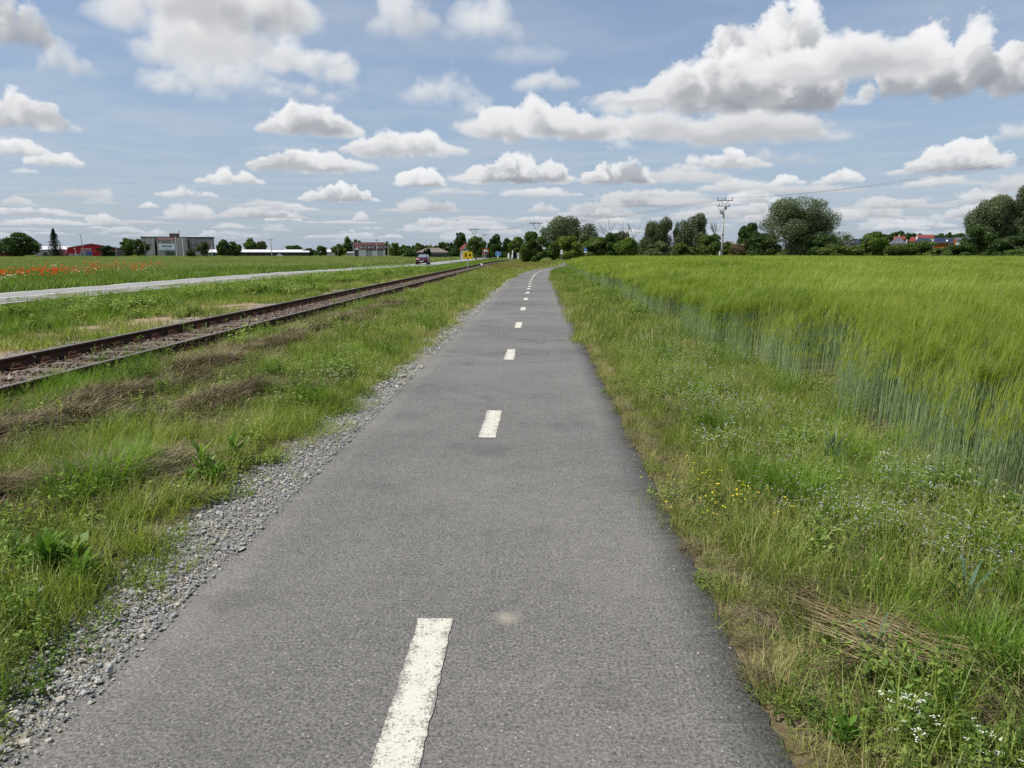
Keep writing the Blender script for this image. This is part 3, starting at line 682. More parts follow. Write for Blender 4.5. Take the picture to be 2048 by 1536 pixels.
# ------------------------------------------------------------ scattering by geometry nodes
def strips(base, az, L, th0, th1, w, segs=3, prof=None, roll=None):
    n = len(base); t = np.linspace(0, 1, segs+1)
    if prof is None: prof = (1-t)**.6*.92+.08
    th = th0[:, None]+(th1-th0)[:, None]*t[None, :]
    ds = (L/segs)[:, None]
    hx = np.concatenate([np.zeros((n, 1)), np.cumsum(np.sin((th[:, 1:]+th[:, :-1])/2)*ds, 1)], 1)
    hz_ = np.concatenate([np.zeros((n, 1)), np.cumsum(np.cos((th[:, 1:]+th[:, :-1])/2)*ds, 1)], 1)
    ca, sa = np.cos(az), np.sin(az)
    P = np.stack([base[:, 0:1]+hx*ca[:, None], base[:, 1:2]+hx*sa[:, None], base[:, 2:3]+hz_], -1)
    sd = np.stack([-sa, ca, np.zeros(n)], -1)
    if roll is not None: sd = sd*np.cos(roll)[:, None]+np.stack([ca*0, sa*0, np.ones(n)], -1)*np.sin(roll)[:, None]
    half = (w[:, None]*np.asarray(prof)[None, :]/2)[..., None]*sd[:, None, :]
    V = np.stack([P-half, P+half], 2)              # n, segs+1, 2, 3
    b = np.arange(n)[:, None]*(segs+1)*2+np.arange(segs)[None, :]*2
    b = b.ravel(); Fc = np.stack([b, b+1, b+3, b+2], 1)
    return V.reshape(-1, 3), Fc, P[:, -1, :], th[:, -1]
def cat(parts):
    Vs, Fs, ms = [], [], []; o = 0
    for V, Fc, m in parts: Vs.append(V); Fs.append(Fc+o); ms.append(np.full(len(Fc), m)); o += len(V)
    return np.concatenate(Vs), np.concatenate(Fs), np.concatenate(ms)
U = rng.uniform
def disc(n, r):
    a = U(0, 2*math.pi, n); q = r*np.sqrt(U(0, 1, n)); return np.stack([q*np.cos(a), q*np.sin(a), np.zeros(n)-.01], 1)
def tuft(name, mats, n, r, h0, h1, w, splay=.35, bend=.7, segs=3, out=True, extra=None):
    b = disc(n, r); az = np.arctan2(b[:, 1], b[:, 0])+rng.normal(0, .9, n) if out else U(0, 6.28, n)
    L = U(h0, h1, n); th0 = np.abs(rng.normal(0, splay, n)); th1 = th0+np.abs(rng.normal(bend, bend*.5, n))
    V, Fc, tip, te = strips(b, az, L, th0, th1, U(.7, 1.3, n)*w, segs)
    parts = [(V, Fc, 0)]
    if extra: parts += extra(b, tip, te, az)
    V, Fc, mi = cat(parts); return mesh_np(name, V, Fc, mats, mi)
def leafy(name, mats, nst, r, h0, h1, nl, ll, lw, flower=None, mi_leaf=0):
    b = disc(nst, r); az = U(0, 6.28, nst); L = U(h0, h1, nst); th0 = np.abs(rng.normal(0, .2, nst)); th1 = th0+U(0, .5, nst)
    V, Fc, tip, te = strips(b, az, L, th0, th1, np.full(nst, .004), 2)
    parts = [(V, Fc, 0)]
    f = U(.15, 1, (nst, nl)); hh = (b[:, None, :]*(1-f[..., None])+tip[:, None, :]*f[..., None]).reshape(-1, 3)
    m = len(hh); lL = U(.6, 1.2, m)*ll
    V, Fc, _, _ = strips(hh, U(0, 6.28, m), lL, U(.5, 1.3, m), U(1.2, 2.2, m), lL*lw, 2, [.15, 1, .1], rng.normal(0, .35, m))
    parts.append((V, Fc, mi_leaf))
    if flower is not None:
        fm, fs, k = flower; sel = np.repeat(tip, k, 0)+rng.normal(0, fs*1.2, (len(tip)*k, 3))*[1, 1, .5]; m = len(sel)
        V, Fc, _, _ = strips(sel, U(0, 6.28, m), np.full(m, fs), U(.9, 1.6, m), U(1.2, 1.7, m), np.full(m, fs), 1, [1, 1]); parts.append((V, Fc, fm))
    V, Fc, mi = cat(parts); return mesh_np(name, V, Fc, mats, mi)
def chip(seed, flat):
    r = np.random.default_rng(seed); b = MB(); n = 6
    lo = [(math.cos(2*math.pi*k/n)*r.uniform(.7, 1.1), math.sin(2*math.pi*k/n)*r.uniform(.45, .9), -flat*r.uniform(.3, .6)) for k in range(n)]
    hi = [(x*r.uniform(.6, .9), y*r.uniform(.6, .9), flat*r.uniform(.3, .8)) for x, y, z in lo]
    v = lo+hi; f = [tuple(range(n-1, -1, -1)), tuple(range(n, 2*n))]+[(k, (k+1) % n, n+(k+1) % n, n+k) for k in range(n)]
    return v, f
def chips_mesh(name, seed, flat, mat):
    v, f = chip(seed, flat); me = bpy.data.meshes.new(name); me.from_pydata(v, [], f); me.materials.append(mat); me.update(); return me
def collection(name, meshes):
    c = bpy.data.collections.new(name)
    for i, m in enumerate(meshes): c.objects.link(bpy.data.objects.new('%s_%02d' % (name, i), m))
    return c
_cnt = 0
def scatter(name, coll, x, y, z, scl, rz, tilt=None, tiltdir=None, idx=None, kind='stuff', label=None, cat_=None):
    n = len(x); k = len(coll.objects)
    if n == 0: return None
    me = bpy.data.meshes.new(name); me.vertices.add(n); me.vertices.foreach_set('co', np.stack([x, y, z], 1).astype(np.float32).ravel())
    rot = np.zeros((n, 3), np.float32); rot[:, 2] = rz
    if tilt is not None: rot[:, 0] = tilt*np.cos(tiltdir); rot[:, 1] = tilt*np.sin(tiltdir)
    a = me.attributes.new('rot', 'FLOAT_VECTOR', 'POINT'); a.data.foreach_set('vector', rot.ravel())
    a = me.attributes.new('scl', 'FLOAT', 'POINT'); a.data.foreach_set('value', np.asarray(scl, np.float32))
    a = me.attributes.new('idx', 'INT', 'POINT'); a.data.foreach_set('value', (rng.integers(0, k, n) if idx is None else idx).astype(np.int32))
    o = link(name, me); tag(o, label, cat_, None, kind)
    ng = bpy.data.node_groups.new('scatter', 'GeometryNodeTree')
    ng.interface.new_socket('Geometry', in_out='INPUT', socket_type='NodeSocketGeometry'); ng.interface.new_socket('Geometry', in_out='OUTPUT', socket_type='NodeSocketGeometry')
    gi, go = ng.nodes.new('NodeGroupInput'), ng.nodes.new('NodeGroupOutput')
    ip = ng.nodes.new('GeometryNodeInstanceOnPoints'); ci = ng.nodes.new('GeometryNodeCollectionInfo')
    ci.inputs[0].default_value = coll; ci.inputs[1].default_value = True; ci.inputs[2].default_value = True
    def na(nm, dt):
        q = ng.nodes.new('GeometryNodeInputNamedAttribute'); q.data_type = dt; q.inputs[0].default_value = nm; return next(s for s in q.outputs if s.enabled and s.name == 'Attribute')
    L = ng.links.new
    L(gi.outputs[0], ip.inputs['Points']); L(ci.outputs[0], ip.inputs['Instance']); ip.inputs['Pick Instance'].default_value = True
    L(na('idx', 'INT'), ip.inputs['Instance Index']); L(na('rot', 'FLOAT_VECTOR'), ip.inputs['Rotation']); L(na('scl', 'FLOAT'), ip.inputs['Scale'])
    L(ip.outputs[0], go.inputs[0])
    md = o.modifiers.new('scatter', 'NODES'); md.node_group = ng
    return o
def area(x0, x1, y0, y1, dens):
    """random points in a band; x0/x1 may be functions of y; density per square metre, kept to the wedge the view (and a step aside) shows"""
    f0 = x0 if callable(x0) else (lambda y: x0+0*y); f1 = x1 if callable(x1) else (lambda y: x1+0*y)
    yt_ = np.linspace(y0, y1, 200); wmax = np.max(f1(yt_)-f0(yt_)); n = int(wmax*(y1-y0)*dens)
    y = U(y0, y1, n); t = U(0, 1, n)*wmax; x = f0(y)+t; ok = x < f1(y)
    x, y = x[ok], y[ok]
    xc = x-HF[0]*y; ok = (np.abs(xc) < y*.74+2.2) & (y > 0.3)
    return x[ok], y[ok]
def put(name, coll, xy_, s0, s1, tilt=.15, keep=None, zoff=0.0, **kw):
    x, y = xy_
    if keep is not None:
        k = keep(x, y); k = U(0, 1, len(x)) < k; x, y = x[k], y[k]
    n = len(x)
    return scatter(name, coll, x, y, tz(x, y)+zoff, U(s0, s1, n), U(0, 6.283, n), np.abs(rng.normal(0, tilt, n)), U(0, 6.28, n), **kw)

C = {}
C['meadow'] = collection('meadow_tuft', [tuft('meadow_tuft', [G['meadow']], 80, .10, .06, .24, .0042) for _ in range(5)])
C['short'] = collection('short_tuft', [tuft('short_tuft', [G['meadow'] if k < 2 else G['dry']], 70, .09, .03, .12, .0032, .6, .8, 2) for k in range(4)])
C['lush'] = collection('lush_tuft', [tuft('lush_tuft', [G['lush']], 75, .10, .16, .46, .0058, .22, 1.0, 4) for _ in range(4)])
C['dry'] = collection('dry_tuft', [tuft('dry_tuft', [G['dry'], G['straw']], 60, .10, .05, .22, .003, .5, .7, 2) for _ in range(4)])
def seedheads(b, tip, te, az):
    m = 4; s = np.repeat(tip, m, 0); a = np.repeat(az, m)+rng.normal(0, .4, len(s)); l = U(.015, .04, len(s))
    V, Fc, _, _ = strips(s-[0, 0, .02], a, l, U(0, .7, len(s)), U(.3, 1.2, len(s)), np.full(len(s), .004), 1, [1, .4]); return [(V, Fc, 1)]
C['stalk'] = collection('seed_stalk', [tuft('seed_stalk', [G['meadow'] if k % 2 else G['dry'], G['dry']], 9, .08, .3, .62, .0022, .15, .35, 3, True, seedheads) for k in range(4)])
def lying(n, r, L0, L1, w, mat, h=.05, spread=.5):
    b = disc(n, r); b[:, 2] = U(0, h, n)*(1-np.hypot(b[:, 0], b[:, 1])/r*.8)
    V, Fc, _, _ = strips(b, rng.normal(0, spread, n)+np.where(U(0, 1, n) < .5, 0, math.pi), U(L0, L1, n), rng.normal(1.45, .14, n), rng.normal(1.62, .12, n), U(.6, 1.4, n)*w, 2, [1, 1, .5])
    return mesh_np('straw', V, Fc, [mat])
C['straw'] = collection('straw_wad', [lying(110, .16, .08, .26, .0034, G['straw'] if k % 2 else G['stalks'], .07) for k in range(4)])
C['gold'] = collection('golden_straw_wad', [lying(34, .12, .10, .30, .0040, G['goldstraw'], .03, .22) for _ in range(2)])
C['weed'] = collection('weed_clump', [leafy('weed_clump', [G['weed'] if k % 2 else G['weedlight']], 26, .12, .05, .24, 9, .032, .42) for k in range(4)])
C['nettle'] = collection('nettle_clump', [leafy('nettle_clump', [G['weed'] if k % 2 else G['weedlight']], 20, .22, .2, .62, 14, .07, .5) for k in range(4)])
C['cover'] = collection('ground_cover', [leafy('ground_cover', [G['weedlight'] if k % 2 else G['weed']], 44, .14, .02, .10, 7, .016, .7) for k in range(4)])
C['lilac'] = collection('lilac_cover', [leafy('lilac_cover', [G['weedlight'], G['lilac']], 30, .14, .05, .2, 8, .02, .5, (1, .006, 2)) for k in range(2)])
C['yflower'] = collection('yellow_flower', [leafy('yellow_flower', [G['meadow'], G['yellowpetal']], 4, .07, .2, .34, 3, .03, .3, (1, .0085, 2)) for k in range(3)])
C['wflower'] = collection('white_flower', [leafy('white_flower', [G['weed'], G['whitepetal']], 12, .07, .15, .34, 5, .04, .4, (1, .008, 6)) for k in range(2)])
def far_tuft(name, mat, n, r, h0, h1, w): return tuft(name, [mat], n, r, h0, h1, w, .3, .5, 2, False)
C['meadow_far'] = collection('distant_tuft', [far_tuft('distant_tuft', G['meadow'] if k < 3 else G['dry'], 70, .3, .08, .26, .012) for k in range(4)])
C['lush_far'] = collection('distant_lush_tuft', [far_tuft('distant_lush_tuft', G['lush'] if k < 1 else G['field'], 80, .35, .15, .5, .016) for k in range(3)])
C['nettle_far'] = collection('distant_weeds', [leafy('distant_weeds', [G['weed'] if k % 2 else G['weedlight']], 26, .35, .2, .6, 12, .11, .5) for k in range(4)])
C['field'] = collection('field_tuft', [far_tuft('field_tuft', G['field'], 90, .7, .25, .62, .035) for k in range(3)])
C['fieldpale'] = collection('pale_field_tuft', [far_tuft('pale_field_tuft', G['fieldpale'], 90, 1.0, .45, .75, .05) for k in range(3)])
C['red_far'] = collection('reddish_tuft', [far_tuft('reddish_tuft', G['redgrass'], 60, .35, .25, .6, .014) for k in range(2)])
C['slate'] = collection('slate_chip', [chips_mesh('slate_chip', k, .35, M['slate']) for k in range(8)])
C['ballast'] = collection('ballast_stone', [chips_mesh('ballast_stone', 40+k, .9, M['ballast']) for k in range(8)])

# barley
def barley(n, r, leaves=True, awn=7, w=1.0, aw=.0026, stem_w=.0045):
    b = disc(n, r); wind = rng.normal(0, .5, n); L = rng.normal(.72, .05, n)
    V, Fc, tip, te = strips(b, wind, L, np.abs(rng.normal(0, .04, n)), np.abs(rng.normal(.07, .07, n)), U(.7, 1.3, n)*stem_w*w, 3, [1, 1, .9, .8])
    parts = [(V, Fc, 0)]
    if leaves:
        k = 1; f = U(.3, .85, (n, k)); hh = (b[:, None, :]*(1-f[..., None])+tip[:, None, :]*f[..., None]).reshape(-1, 3); m = len(hh)
        V, Fc, _, _ = strips(hh, U(0, 6.28, m), U(.10, .20, m), U(.05, .3, m), U(.3, 1.3, m), U(.005, .009, m)*w, 3); parts.append((V, Fc, 0))
    V, Fc, t2, te2 = strips(tip, wind, U(.06, .09, n), te, te+U(.05, .35, n), U(.009, .012, n)*w, 2, [.8, 1, .5]); parts.append((V, Fc, 1))
    s = np.repeat((tip+t2)/2, awn, 0)+rng.normal(0, .008, (n*awn, 3)); m = len(s)
    a = np.repeat(wind, awn)+rng.normal(0, .45, m); t0 = np.repeat(te2, awn)+rng.normal(.02, .16, m)
    V, Fc, _, _ = strips(s, a, U(.11, .19, m), t0, t0+U(.15, .5, m), np.full(m, aw)*w, 2, [1, .7, .25], rng.normal(0, .6, m)); parts.append((V, Fc, 2))
    V, Fc, mi = cat(parts); return mesh_np('barley', V, Fc, [G['bstem'], G['bhead'], G['bawn']], mi)
C['barley'] = collection('barley_clump', [barley(34, .20) for _ in range(5)])
C['barley_edge'] = collection('barley_edge_clump', [barley(16, .16, awn=4) for _ in range(4)])
def barley_mid(n, r, hw, awn):
    b = disc(n, r); wind = rng.normal(0, .45, n); L = rng.normal(.72, .05, n)
    V, Fc, tip, te = strips(b, wind, L, np.abs(rng.normal(0, .05, n)), np.abs(rng.normal(.15, .08, n)), np.full(n, hw*.7), 2, [1, 1, .8]); parts = [(V, Fc, 0)]
    s = np.repeat(tip, awn, 0)+rng.normal(0, .03, (n*awn, 3)); m = len(s); a = np.repeat(wind, awn)+rng.normal(0, .5, m)
    t0 = np.abs(rng.normal(.3, .2, m))
    V, Fc, _, _ = strips(s, a, U(.16, .26, m), t0, t0+U(.2, .7, m), np.full(m, hw), 2, [1, .8, .2], rng.normal(0, .6, m)); parts.append((V, Fc, 1))
    V, Fc, mi = cat(parts); return mesh_np('barley', V, Fc, [G['bstem'], G['bfar']], mi)
C['barley_mid'] = collection('barley_mid_clump', [barley_mid(60, .4, .007, 5) for _ in range(4)])
C['barley_far'] = collection('barley_far_clump', [barley_mid(70, .75, .016, 5) for _ in range(4)])
def wave(x, y): return vnoise(x*.35+y*.12, y*.12-x*.02, 1.0, 3)
def put_barley(name, coll, pts, s0, s1, keep=None):
    x, y = pts
    if keep is not None: k = U(0, 1, len(x)) < keep(x, y); x, y = x[k], y[k]
    n = len(x); w = wave(x, y); e = np.clip((x-barley_x(y))/1.5, 0, 1)
    h = (U(s0, s1, n))*(.74+.26*e)*(.90+.2*w)
    scatter(name, coll, x, y, tz(x, y), h, rng.normal(.15, .35, n), (.0+.24*np.clip(w-.35, 0, 1)*e)+np.abs(rng.normal(0, .03, n)), np.full(n, math.pi/2)+rng.normal(0, .3, n), label=None)
bx = lambda o: (lambda y: barley_x(y)+o)
put_barley('barley', C['barley'], area(bx(.45), 16.0, .5, 13, 13), 1.0, 1.16)
put_barley('barley_field_edge', C['barley_edge'], area(bx(-.35), bx(.75), .5, 26, 26), .72, 1.08, lambda x, y: smooth(-.3, .75, x-barley_x(y))*.85+.06)
put_barley('barley_field', C['barley_mid'], area(bx(.1), 32.0, 13, 34, 8), 1.0, 1.14)
put_barley('barley_field_far', C['barley_far'], area(bx(.1), 100.0, 34, 112, 3.4), 1.0, 1.12)

# ------------------------------------------------------------ the verges
pxl = lambda o: (lambda y: path_x(y)+o)
# left: gravel, short dry grass, meadow, mown straw, greener strip, track
W1 = [gpos(*p) for p in ((-160, 930), (0, 885), (114, 855), (227, 812), (318, 788), (394, 750), (470, 724), (561, 697), (667, 652), (800, 612))]
W2 = [gpos(*p) for p in ((415, 830), (470, 812), (530, 792))]
W3 = [gpos(*p) for p in ((-40, 1010), (60, 1000), (150, 985), (225, 962))]
def dline(x, y, W):
    best = np.full(np.shape(x), 99.0)
    for a, b in zip(W[:-1], W[1:]):
        d = b-a; t = np.clip(((x-a[0])*d[0]+(y-a[1])*d[1])/(d@d), 0, 1); best = np.minimum(best, np.hypot(x-a[0]-t*d[0], y-a[1]-t*d[1]))
    return best
def strawf(x, y):
    d = np.minimum(np.minimum(dline(x, y, W1), dline(x, y, W2)+.08), dline(x, y, W3)+.02)
    return np.clip(np.exp(-(d/.30)**2)*1.25+.75*np.exp(-(d/.75)**2)*(vnoise(x, y+7, 1.3) > .47), 0, 1)*(y < 24)
gravf = lambda x, y: smooth(-1.85, -2.45, x-path_x(y)+.45)
put('left_verge_grass', C['meadow'], area(-5.3, pxl(-1.45), .8, 13, 60), .6, 1.25, .2, lambda x, y: (.25+.75*smooth(.3, .62, vnoise(x, y, 1.1)))*(1-.97*strawf(x, y))*smooth(-1.45, -1.9, x-path_x(y)+.3*(vnoise(x+19, y, 1.2)-.5))*(1-.9*(x < -5.0)*(y > 9.5)))
put('left_verge_short_grass', C['short'], area(pxl(-2.6), pxl(-1.35), .8, 18, 40), .7, 1.4, .2, lambda x, y: (.12+.88*smooth(.45, .6, vnoise(x+3, y, 1.6)))*np.maximum(smooth(-1.4, -1.85, x-path_x(y)), smooth(.54, .6, vnoise(x+3, y, 1.6))*.9))
put('left_verge_dry_grass', C['dry'], area(-5.3, pxl(-1.6), .8, 20, 30), .6, 1.3, .3, lambda x, y: .05+smooth(.42, .56, vnoise(x+30, y, .9))*.9+.3*strawf(x, y))
put('left_verge_litter', C['straw'], area(-5.2, pxl(-1.7), .8, 16, 12), .5, 1.0, .2, lambda x, y: .1+.9*smooth(.45, .58, vnoise(x+81, y, 1.0)), zoff=.02)
put('left_verge_stalks', C['stalk'], area(-5.2, pxl(-1.75), .8, 22, 5), .6, 1.1, .2, lambda x, y: smooth(.4, .6, vnoise(x, y+40, .6)))
put('left_verge_weeds', C['weed'], area(-5.3, pxl(-1.75), .8, 22, 14), .7, 1.5, .2, lambda x, y: smooth(.5, .62, vnoise(x+60, y, .8))*(1-.8*strawf(x, y)))
put('left_verge_cover', C['cover'], area(-5.5, pxl(-1.55), .8, 14, 30), .7, 1.5, .2, lambda x, y: smooth(.48, .6, vnoise(x, y+90, .9)))
x_, y_ = area(-5.4, -2.6, 1.5, 26, 110); k = U(0, 1, len(x_)) < strawf(x_, y_)*1.0; x_, y_ = x_[k], y_[k]; n_ = len(x_)
def windrow(name, W, n, wid, hgt, s0, s1):
    L = np.array([np.hypot(*(b-a)) for a, b in zip(W[:-1], W[1:])]); k = rng.choice(len(L), n, p=L/L.sum()); t = U(0, 1, n)
    A = np.array(W)[k]; B = np.array(W)[k+1]; P = A+(B-A)*t[:, None]; o = rng.normal(0, wid, n); P[:, 0] += o+.12*np.sin(P[:, 1]*3)
    lump = .45+.9*vnoise(P[:, 0]*1.5, P[:, 1], 1.6); z = tz(P[:, 0], P[:, 1])+hgt*U(0, 1, n)*np.exp(-(o/wid)**2/2)*lump
    a = np.arctan2((B-A)[:, 1], (B-A)[:, 0])
    scatter(name, C['stalks'], P[:, 0], P[:, 1], z, U(s0, s1, n), a+rng.normal(0, .35, n), np.abs(rng.normal(0, .22, n)), U(0, 6.28, n))
C['stalks'] = collection('dead_stalk_wad', [lying(70, .15, .08, .26, .0036, G['stalks'] if k else G['straw'], .05) for k in range(4)])
windrow('dead_stalk_windrow', W1, 3000, .17, .15, .8, 1.4); windrow('dead_stalk_windrow', W2, 420, .13, .14, .8, 1.2); windrow('dead_thatch', W3, 520, .16, .12, .8, 1.3)
scatter('mown_straw', C['straw'], x_, y_, tz(x_, y_)+.015, U(.8, 1.5, n_), rng.normal(.7, .45, n_), np.abs(rng.normal(0, .15, n_)), U(0, 6.28, n_))
put('left_trackside_grass', C['lush'], area(-5.7, -4.95, 1.5, 9.6, 30), .45, .85, .2, lambda x, y: smooth(.30, .5, vnoise(x, y, .55)))
put('trackside_tufts', C['lush'], area(-5.5, -4.9, 9.6, 24, 12), .4, .8, .2, lambda x, y: smooth(.5, .6, vnoise(x, y, .55)))
put('left_verge_nettles', C['nettle'], area(-5.7, -4.95, 3, 16, 3.5), .5, 1.0, .2, lambda x, y: smooth(.42, .6, vnoise(x+5, y, .5)))
put('left_verge_herbs', C['nettle'], area(-4.6, pxl(-1.9), 1.5, 16, 3.0), .3, .65, .2, lambda x, y: smooth(.5, .62, vnoise(x+75, y, .7)))
put('left_verge_grass_middle', C['meadow_far'], area(-5.1, pxl(-1.62), 13, 48, 11), .7, 1.2, .15, lambda x, y: (1-.7*strawf(x, y))*np.where(np.hypot((x-gpos(936, 557)[0])*1.5, (y-gpos(936, 557)[1])*.25) < .9, .08, 1))
put('left_verge_lush_middle', C['lush_far'], area(-5.0, pxl(-1.95), 11, 48, 3.2), .35, .8, .15, lambda x, y: smooth(.42, .58, vnoise(x, y, .5))*(np.hypot((x-gpos(936, 557)[0])*1.5, (y-gpos(936, 557)[1])*.25) > .9))
put('left_verge_weeds_middle', C['nettle_far'], area(-5.0, pxl(-2.0), 12, 60, 1.3), .3, .6, .2, lambda x, y: smooth(.45, .6, vnoise(x+9, y, .4)))
put('left_verge_grass_far', C['meadow_far'], area(lambda y: track_x(y)+1.3, pxl(-1.4), 48, 150, 6), 1.0, 1.6, .15)
put('reddish_grass', C['red_far'], area(lambda y: track_x(y)+1.4, pxl(-1.9), 50, 118, 3.0), .5, .9, .15, lambda x, y: smooth(.45, .58, vnoise(x, y, .18))*smooth(45, 75, y))
# right verge
put('gravel_weeds', C['cover'], area(pxl(-1.9), pxl(-1.3), .8, 18, 26), .3, .8, .2, lambda x, y: smooth(.54, .62, vnoise(x+13, y, 1.4)))
put('gravel_grass', C['dry'], area(pxl(-1.95), pxl(-1.35), .8, 30, 40), .4, .9, .3, lambda x, y: smooth(.5, .6, vnoise(x+33, y, 1.1)))
put('right_verge_dry_edge', C['dry'], area(pxl(1.31), pxl(1.95), .6, 30, 85), .4, 1.0, .3, lambda x, y: .4+.6*smooth(.3, .55, vnoise(x, y, 1.3)))
put('right_verge_short_grass', C['short'], area(pxl(1.30), pxl(1.8), .6, 26, 95), .5, 1.2, .3)
put('right_edge_litter', C['straw'], area(pxl(1.30), pxl(1.7), .6, 20, 30), .3, .6, .2, zoff=.015)
put('right_edge_cover', C['cover'], area(pxl(1.31), pxl(1.7), .6, 20, 30), .3, .8, .2, lambda x, y: smooth(.42, .55, vnoise(x+91, y, 1.5)))
put('right_verge_grass', C['meadow'], area(pxl(1.55), bx(.3), .6, 13, 55), .7, 1.35, .2, lambda x, y: .2+.8*smooth(.3, .6, vnoise(x+11, y, 1.0)))
put('right_verge_lush_grass', C['lush'], area(pxl(1.8), bx(.25), 1.0, 16, 18), .35, .8, .25, lambda x, y: np.maximum(smooth(.46, .58, vnoise(x+21, y, .7)), .5*smooth(-.5, -.1, x-barley_x(y))))
put('right_verge_dry_patches', C['dry'], area(pxl(1.6), bx(.1), .6, 14, 32), .8, 1.4, .35, lambda x, y: .05+.95*smooth(.42, .56, vnoise(x+31, y, .8)))
put('right_verge_weeds', C['weed'], area(pxl(1.7), bx(.5), .6, 20, 25), .45, 1.2, .2, lambda x, y: smooth(.42, .58, vnoise(x+41, y, .9)))
put('right_verge_cover', C['lilac'], area(pxl(1.9), bx(.5), .6, 16, 18), .8, 1.5, .2, lambda x, y: smooth(.45, .6, vnoise(x+51, y, .7)))
put('right_verge_clover', C['cover'], area(pxl(1.4), bx(.6), .6, 12, 30), .8, 1.5, .2, lambda x, y: smooth(.42, .6, vnoise(x+61, y, 1.1)))
put('right_verge_stalks', C['stalk'], area(pxl(1.5), bx(0), .6, 20, 7), .5, 1.0, .3)
put('right_verge_straw', C['straw'], area(pxl(1.6), pxl(3.0), .6, 11, 22), .5, 1.0, .2, lambda x, y: .04+.96*smooth(.5, .62, vnoise(x+71, y, .9)), zoff=.05)
put('right_verge_grass_middle', C['meadow_far'], area(pxl(1.35), bx(.3), 13, 55, 11), .8, 1.35, .15)
put('right_verge_lush_middle', C['lush_far'], area(pxl(1.75), bx(.3), 11, 75, 4), .5, .9, .15, lambda x, y: smooth(.35, .6, vnoise(x+5, y, .5)))
put('right_verge_weeds_middle', C['nettle_far'], area(pxl(1.9), bx(.3), 12, 75, 2), .35, .75, .2, lambda x, y: smooth(.42, .6, vnoise(x+25, y, .4)))
put('right_verge_grass_far', C['lush_far'], area(pxl(1.35), lambda y: barley_x(y)+.5, 52, 125, 5), .7, 1.15, .15)
put('field_margin_grass', C['field'], area(6.0, 120.0, 111, 126, .7), .5, 1.0, .1)
# flowers
def patch(px, py, r, n, coll, name, s0=.8, s1=1.2, rx=1.0):
    c = gpos(px, py); x = c[0]+rng.normal(0, r*rx, n); y = c[1]+rng.normal(0, r, n)
    return put(name, coll, (x, y), s0, s1, .15)
patch(1440, 1025, .26, 14, C['yflower'], 'yellow_flowers'); patch(1530, 1110, .14, 4, C['yflower'], 'yellow_flowers', .8, 1.1)
patch(600, 890, .25, 5, C['yflower'], 'yellow_flowers', .4, .6); patch(1010, 563, .5, 26, C['yflower'], 'yellow_flowers', 1.3, 1.8, .5)
patch(1860, 1520, .08, 2, C['wflower'], 'white_flowers', .5, .7); patch(672, 775, .28, 9, C['wflower'], 'white_flowers', .8, 1.1)
# golden straw lying on the right verge
for px, py, n in ((1820, 1305, 3), (1740, 1240, 2), (1790, 1270, 2)):
    c = gpos(px, py, .1); x = c[0]+rng.normal(0, .07, n); y = c[1]+rng.normal(0, .05, n)
    scatter('flattened_straw', C['gold'], x, y, tz(x, y)+U(.08, .13, n), U(.7, 1.1, n), rng.normal(-.75, .12, n))
# slate chips on the shoulder
x, y = area(pxl(-2.25), pxl(-1.2), .9, 9, 4600); k = U(0, 1, len(x)) < smooth(-2.1, -1.62, x-path_x(y)+.25*(vnoise(x, y, 1.5)-.5))*(.45+.55*(x-path_x(y) < -1.24)); x, y = x[k], y[k]; n = len(x)
scatter('slate_gravel', C['slate'], x, y, np.where(x-path_x(y) > -1.27, .004, -.004)+U(0, .012, n), np.exp(rng.normal(-5.05, .50, n)), U(0, 6.28, n), rng.normal(0, .3, n), U(0, 6.28, n))
x, y = area(pxl(-1.3), pxl(1.28), .9, 12, 60); k = U(0, 1, len(x)) < np.abs(x-path_x(y))**8*.5+.012; x, y = x[k], y[k]; n = len(x)
scatter('grit_on_path', C['slate'], x, y, U(.0, .003, n), U(.003, .008, n), U(0, 6.28, n), rng.normal(0, .3, n), U(0, 6.28, n))
x, y = area(pxl(-2.0), pxl(-1.22), 9, 32, 420); n = len(x)
k = U(0, 1, n) < smooth(-2.0, -1.6, x-path_x(y))*smooth(.36, .5, vnoise(x, y, .6)); x, y = x[k], y[k]; n = len(x)
scatter('slate_gravel_far', C['slate'], x, y, U(0, .012, n), U(.012, .03, n), U(0, 6.28, n), rng.normal(0, .3, n), U(0, 6.28, n))
x, y = area(lambda y: track_x(y)-1.6, lambda y: track_x(y)+1.5, 1.5, 60, 130); n = len(x)
k = ~((np.abs(((y+2) % .62)-.31) > .18) & (np.abs(x-track_x(y)) < 1.2) & (U(0, 1, n) < .82)) & (np.abs(np.abs(x-track_x(y))-.7535) > .06); x, y = x[k], y[k]; n = len(x)
scatter('track_ballast_stones', C['ballast'], x, y, .07-.015*np.abs(x-track_x(y))+U(0, .03, n), U(.02, .045, n), U(0, 6.28, n), rng.normal(0, .5, n), U(0, 6.28, n))
x, y = area(lambda y: track_x(y)-2.3, lambda y: track_x(y)-1.35, 5, 40, 160); n = len(x)
scatter('grey_track_shoulder_stones', C['slate'], x, y, tz(x, y)+U(.0, .02, n), U(.012, .035, n), U(0, 6.28, n), rng.normal(0, .4, n), U(0, 6.28, n))
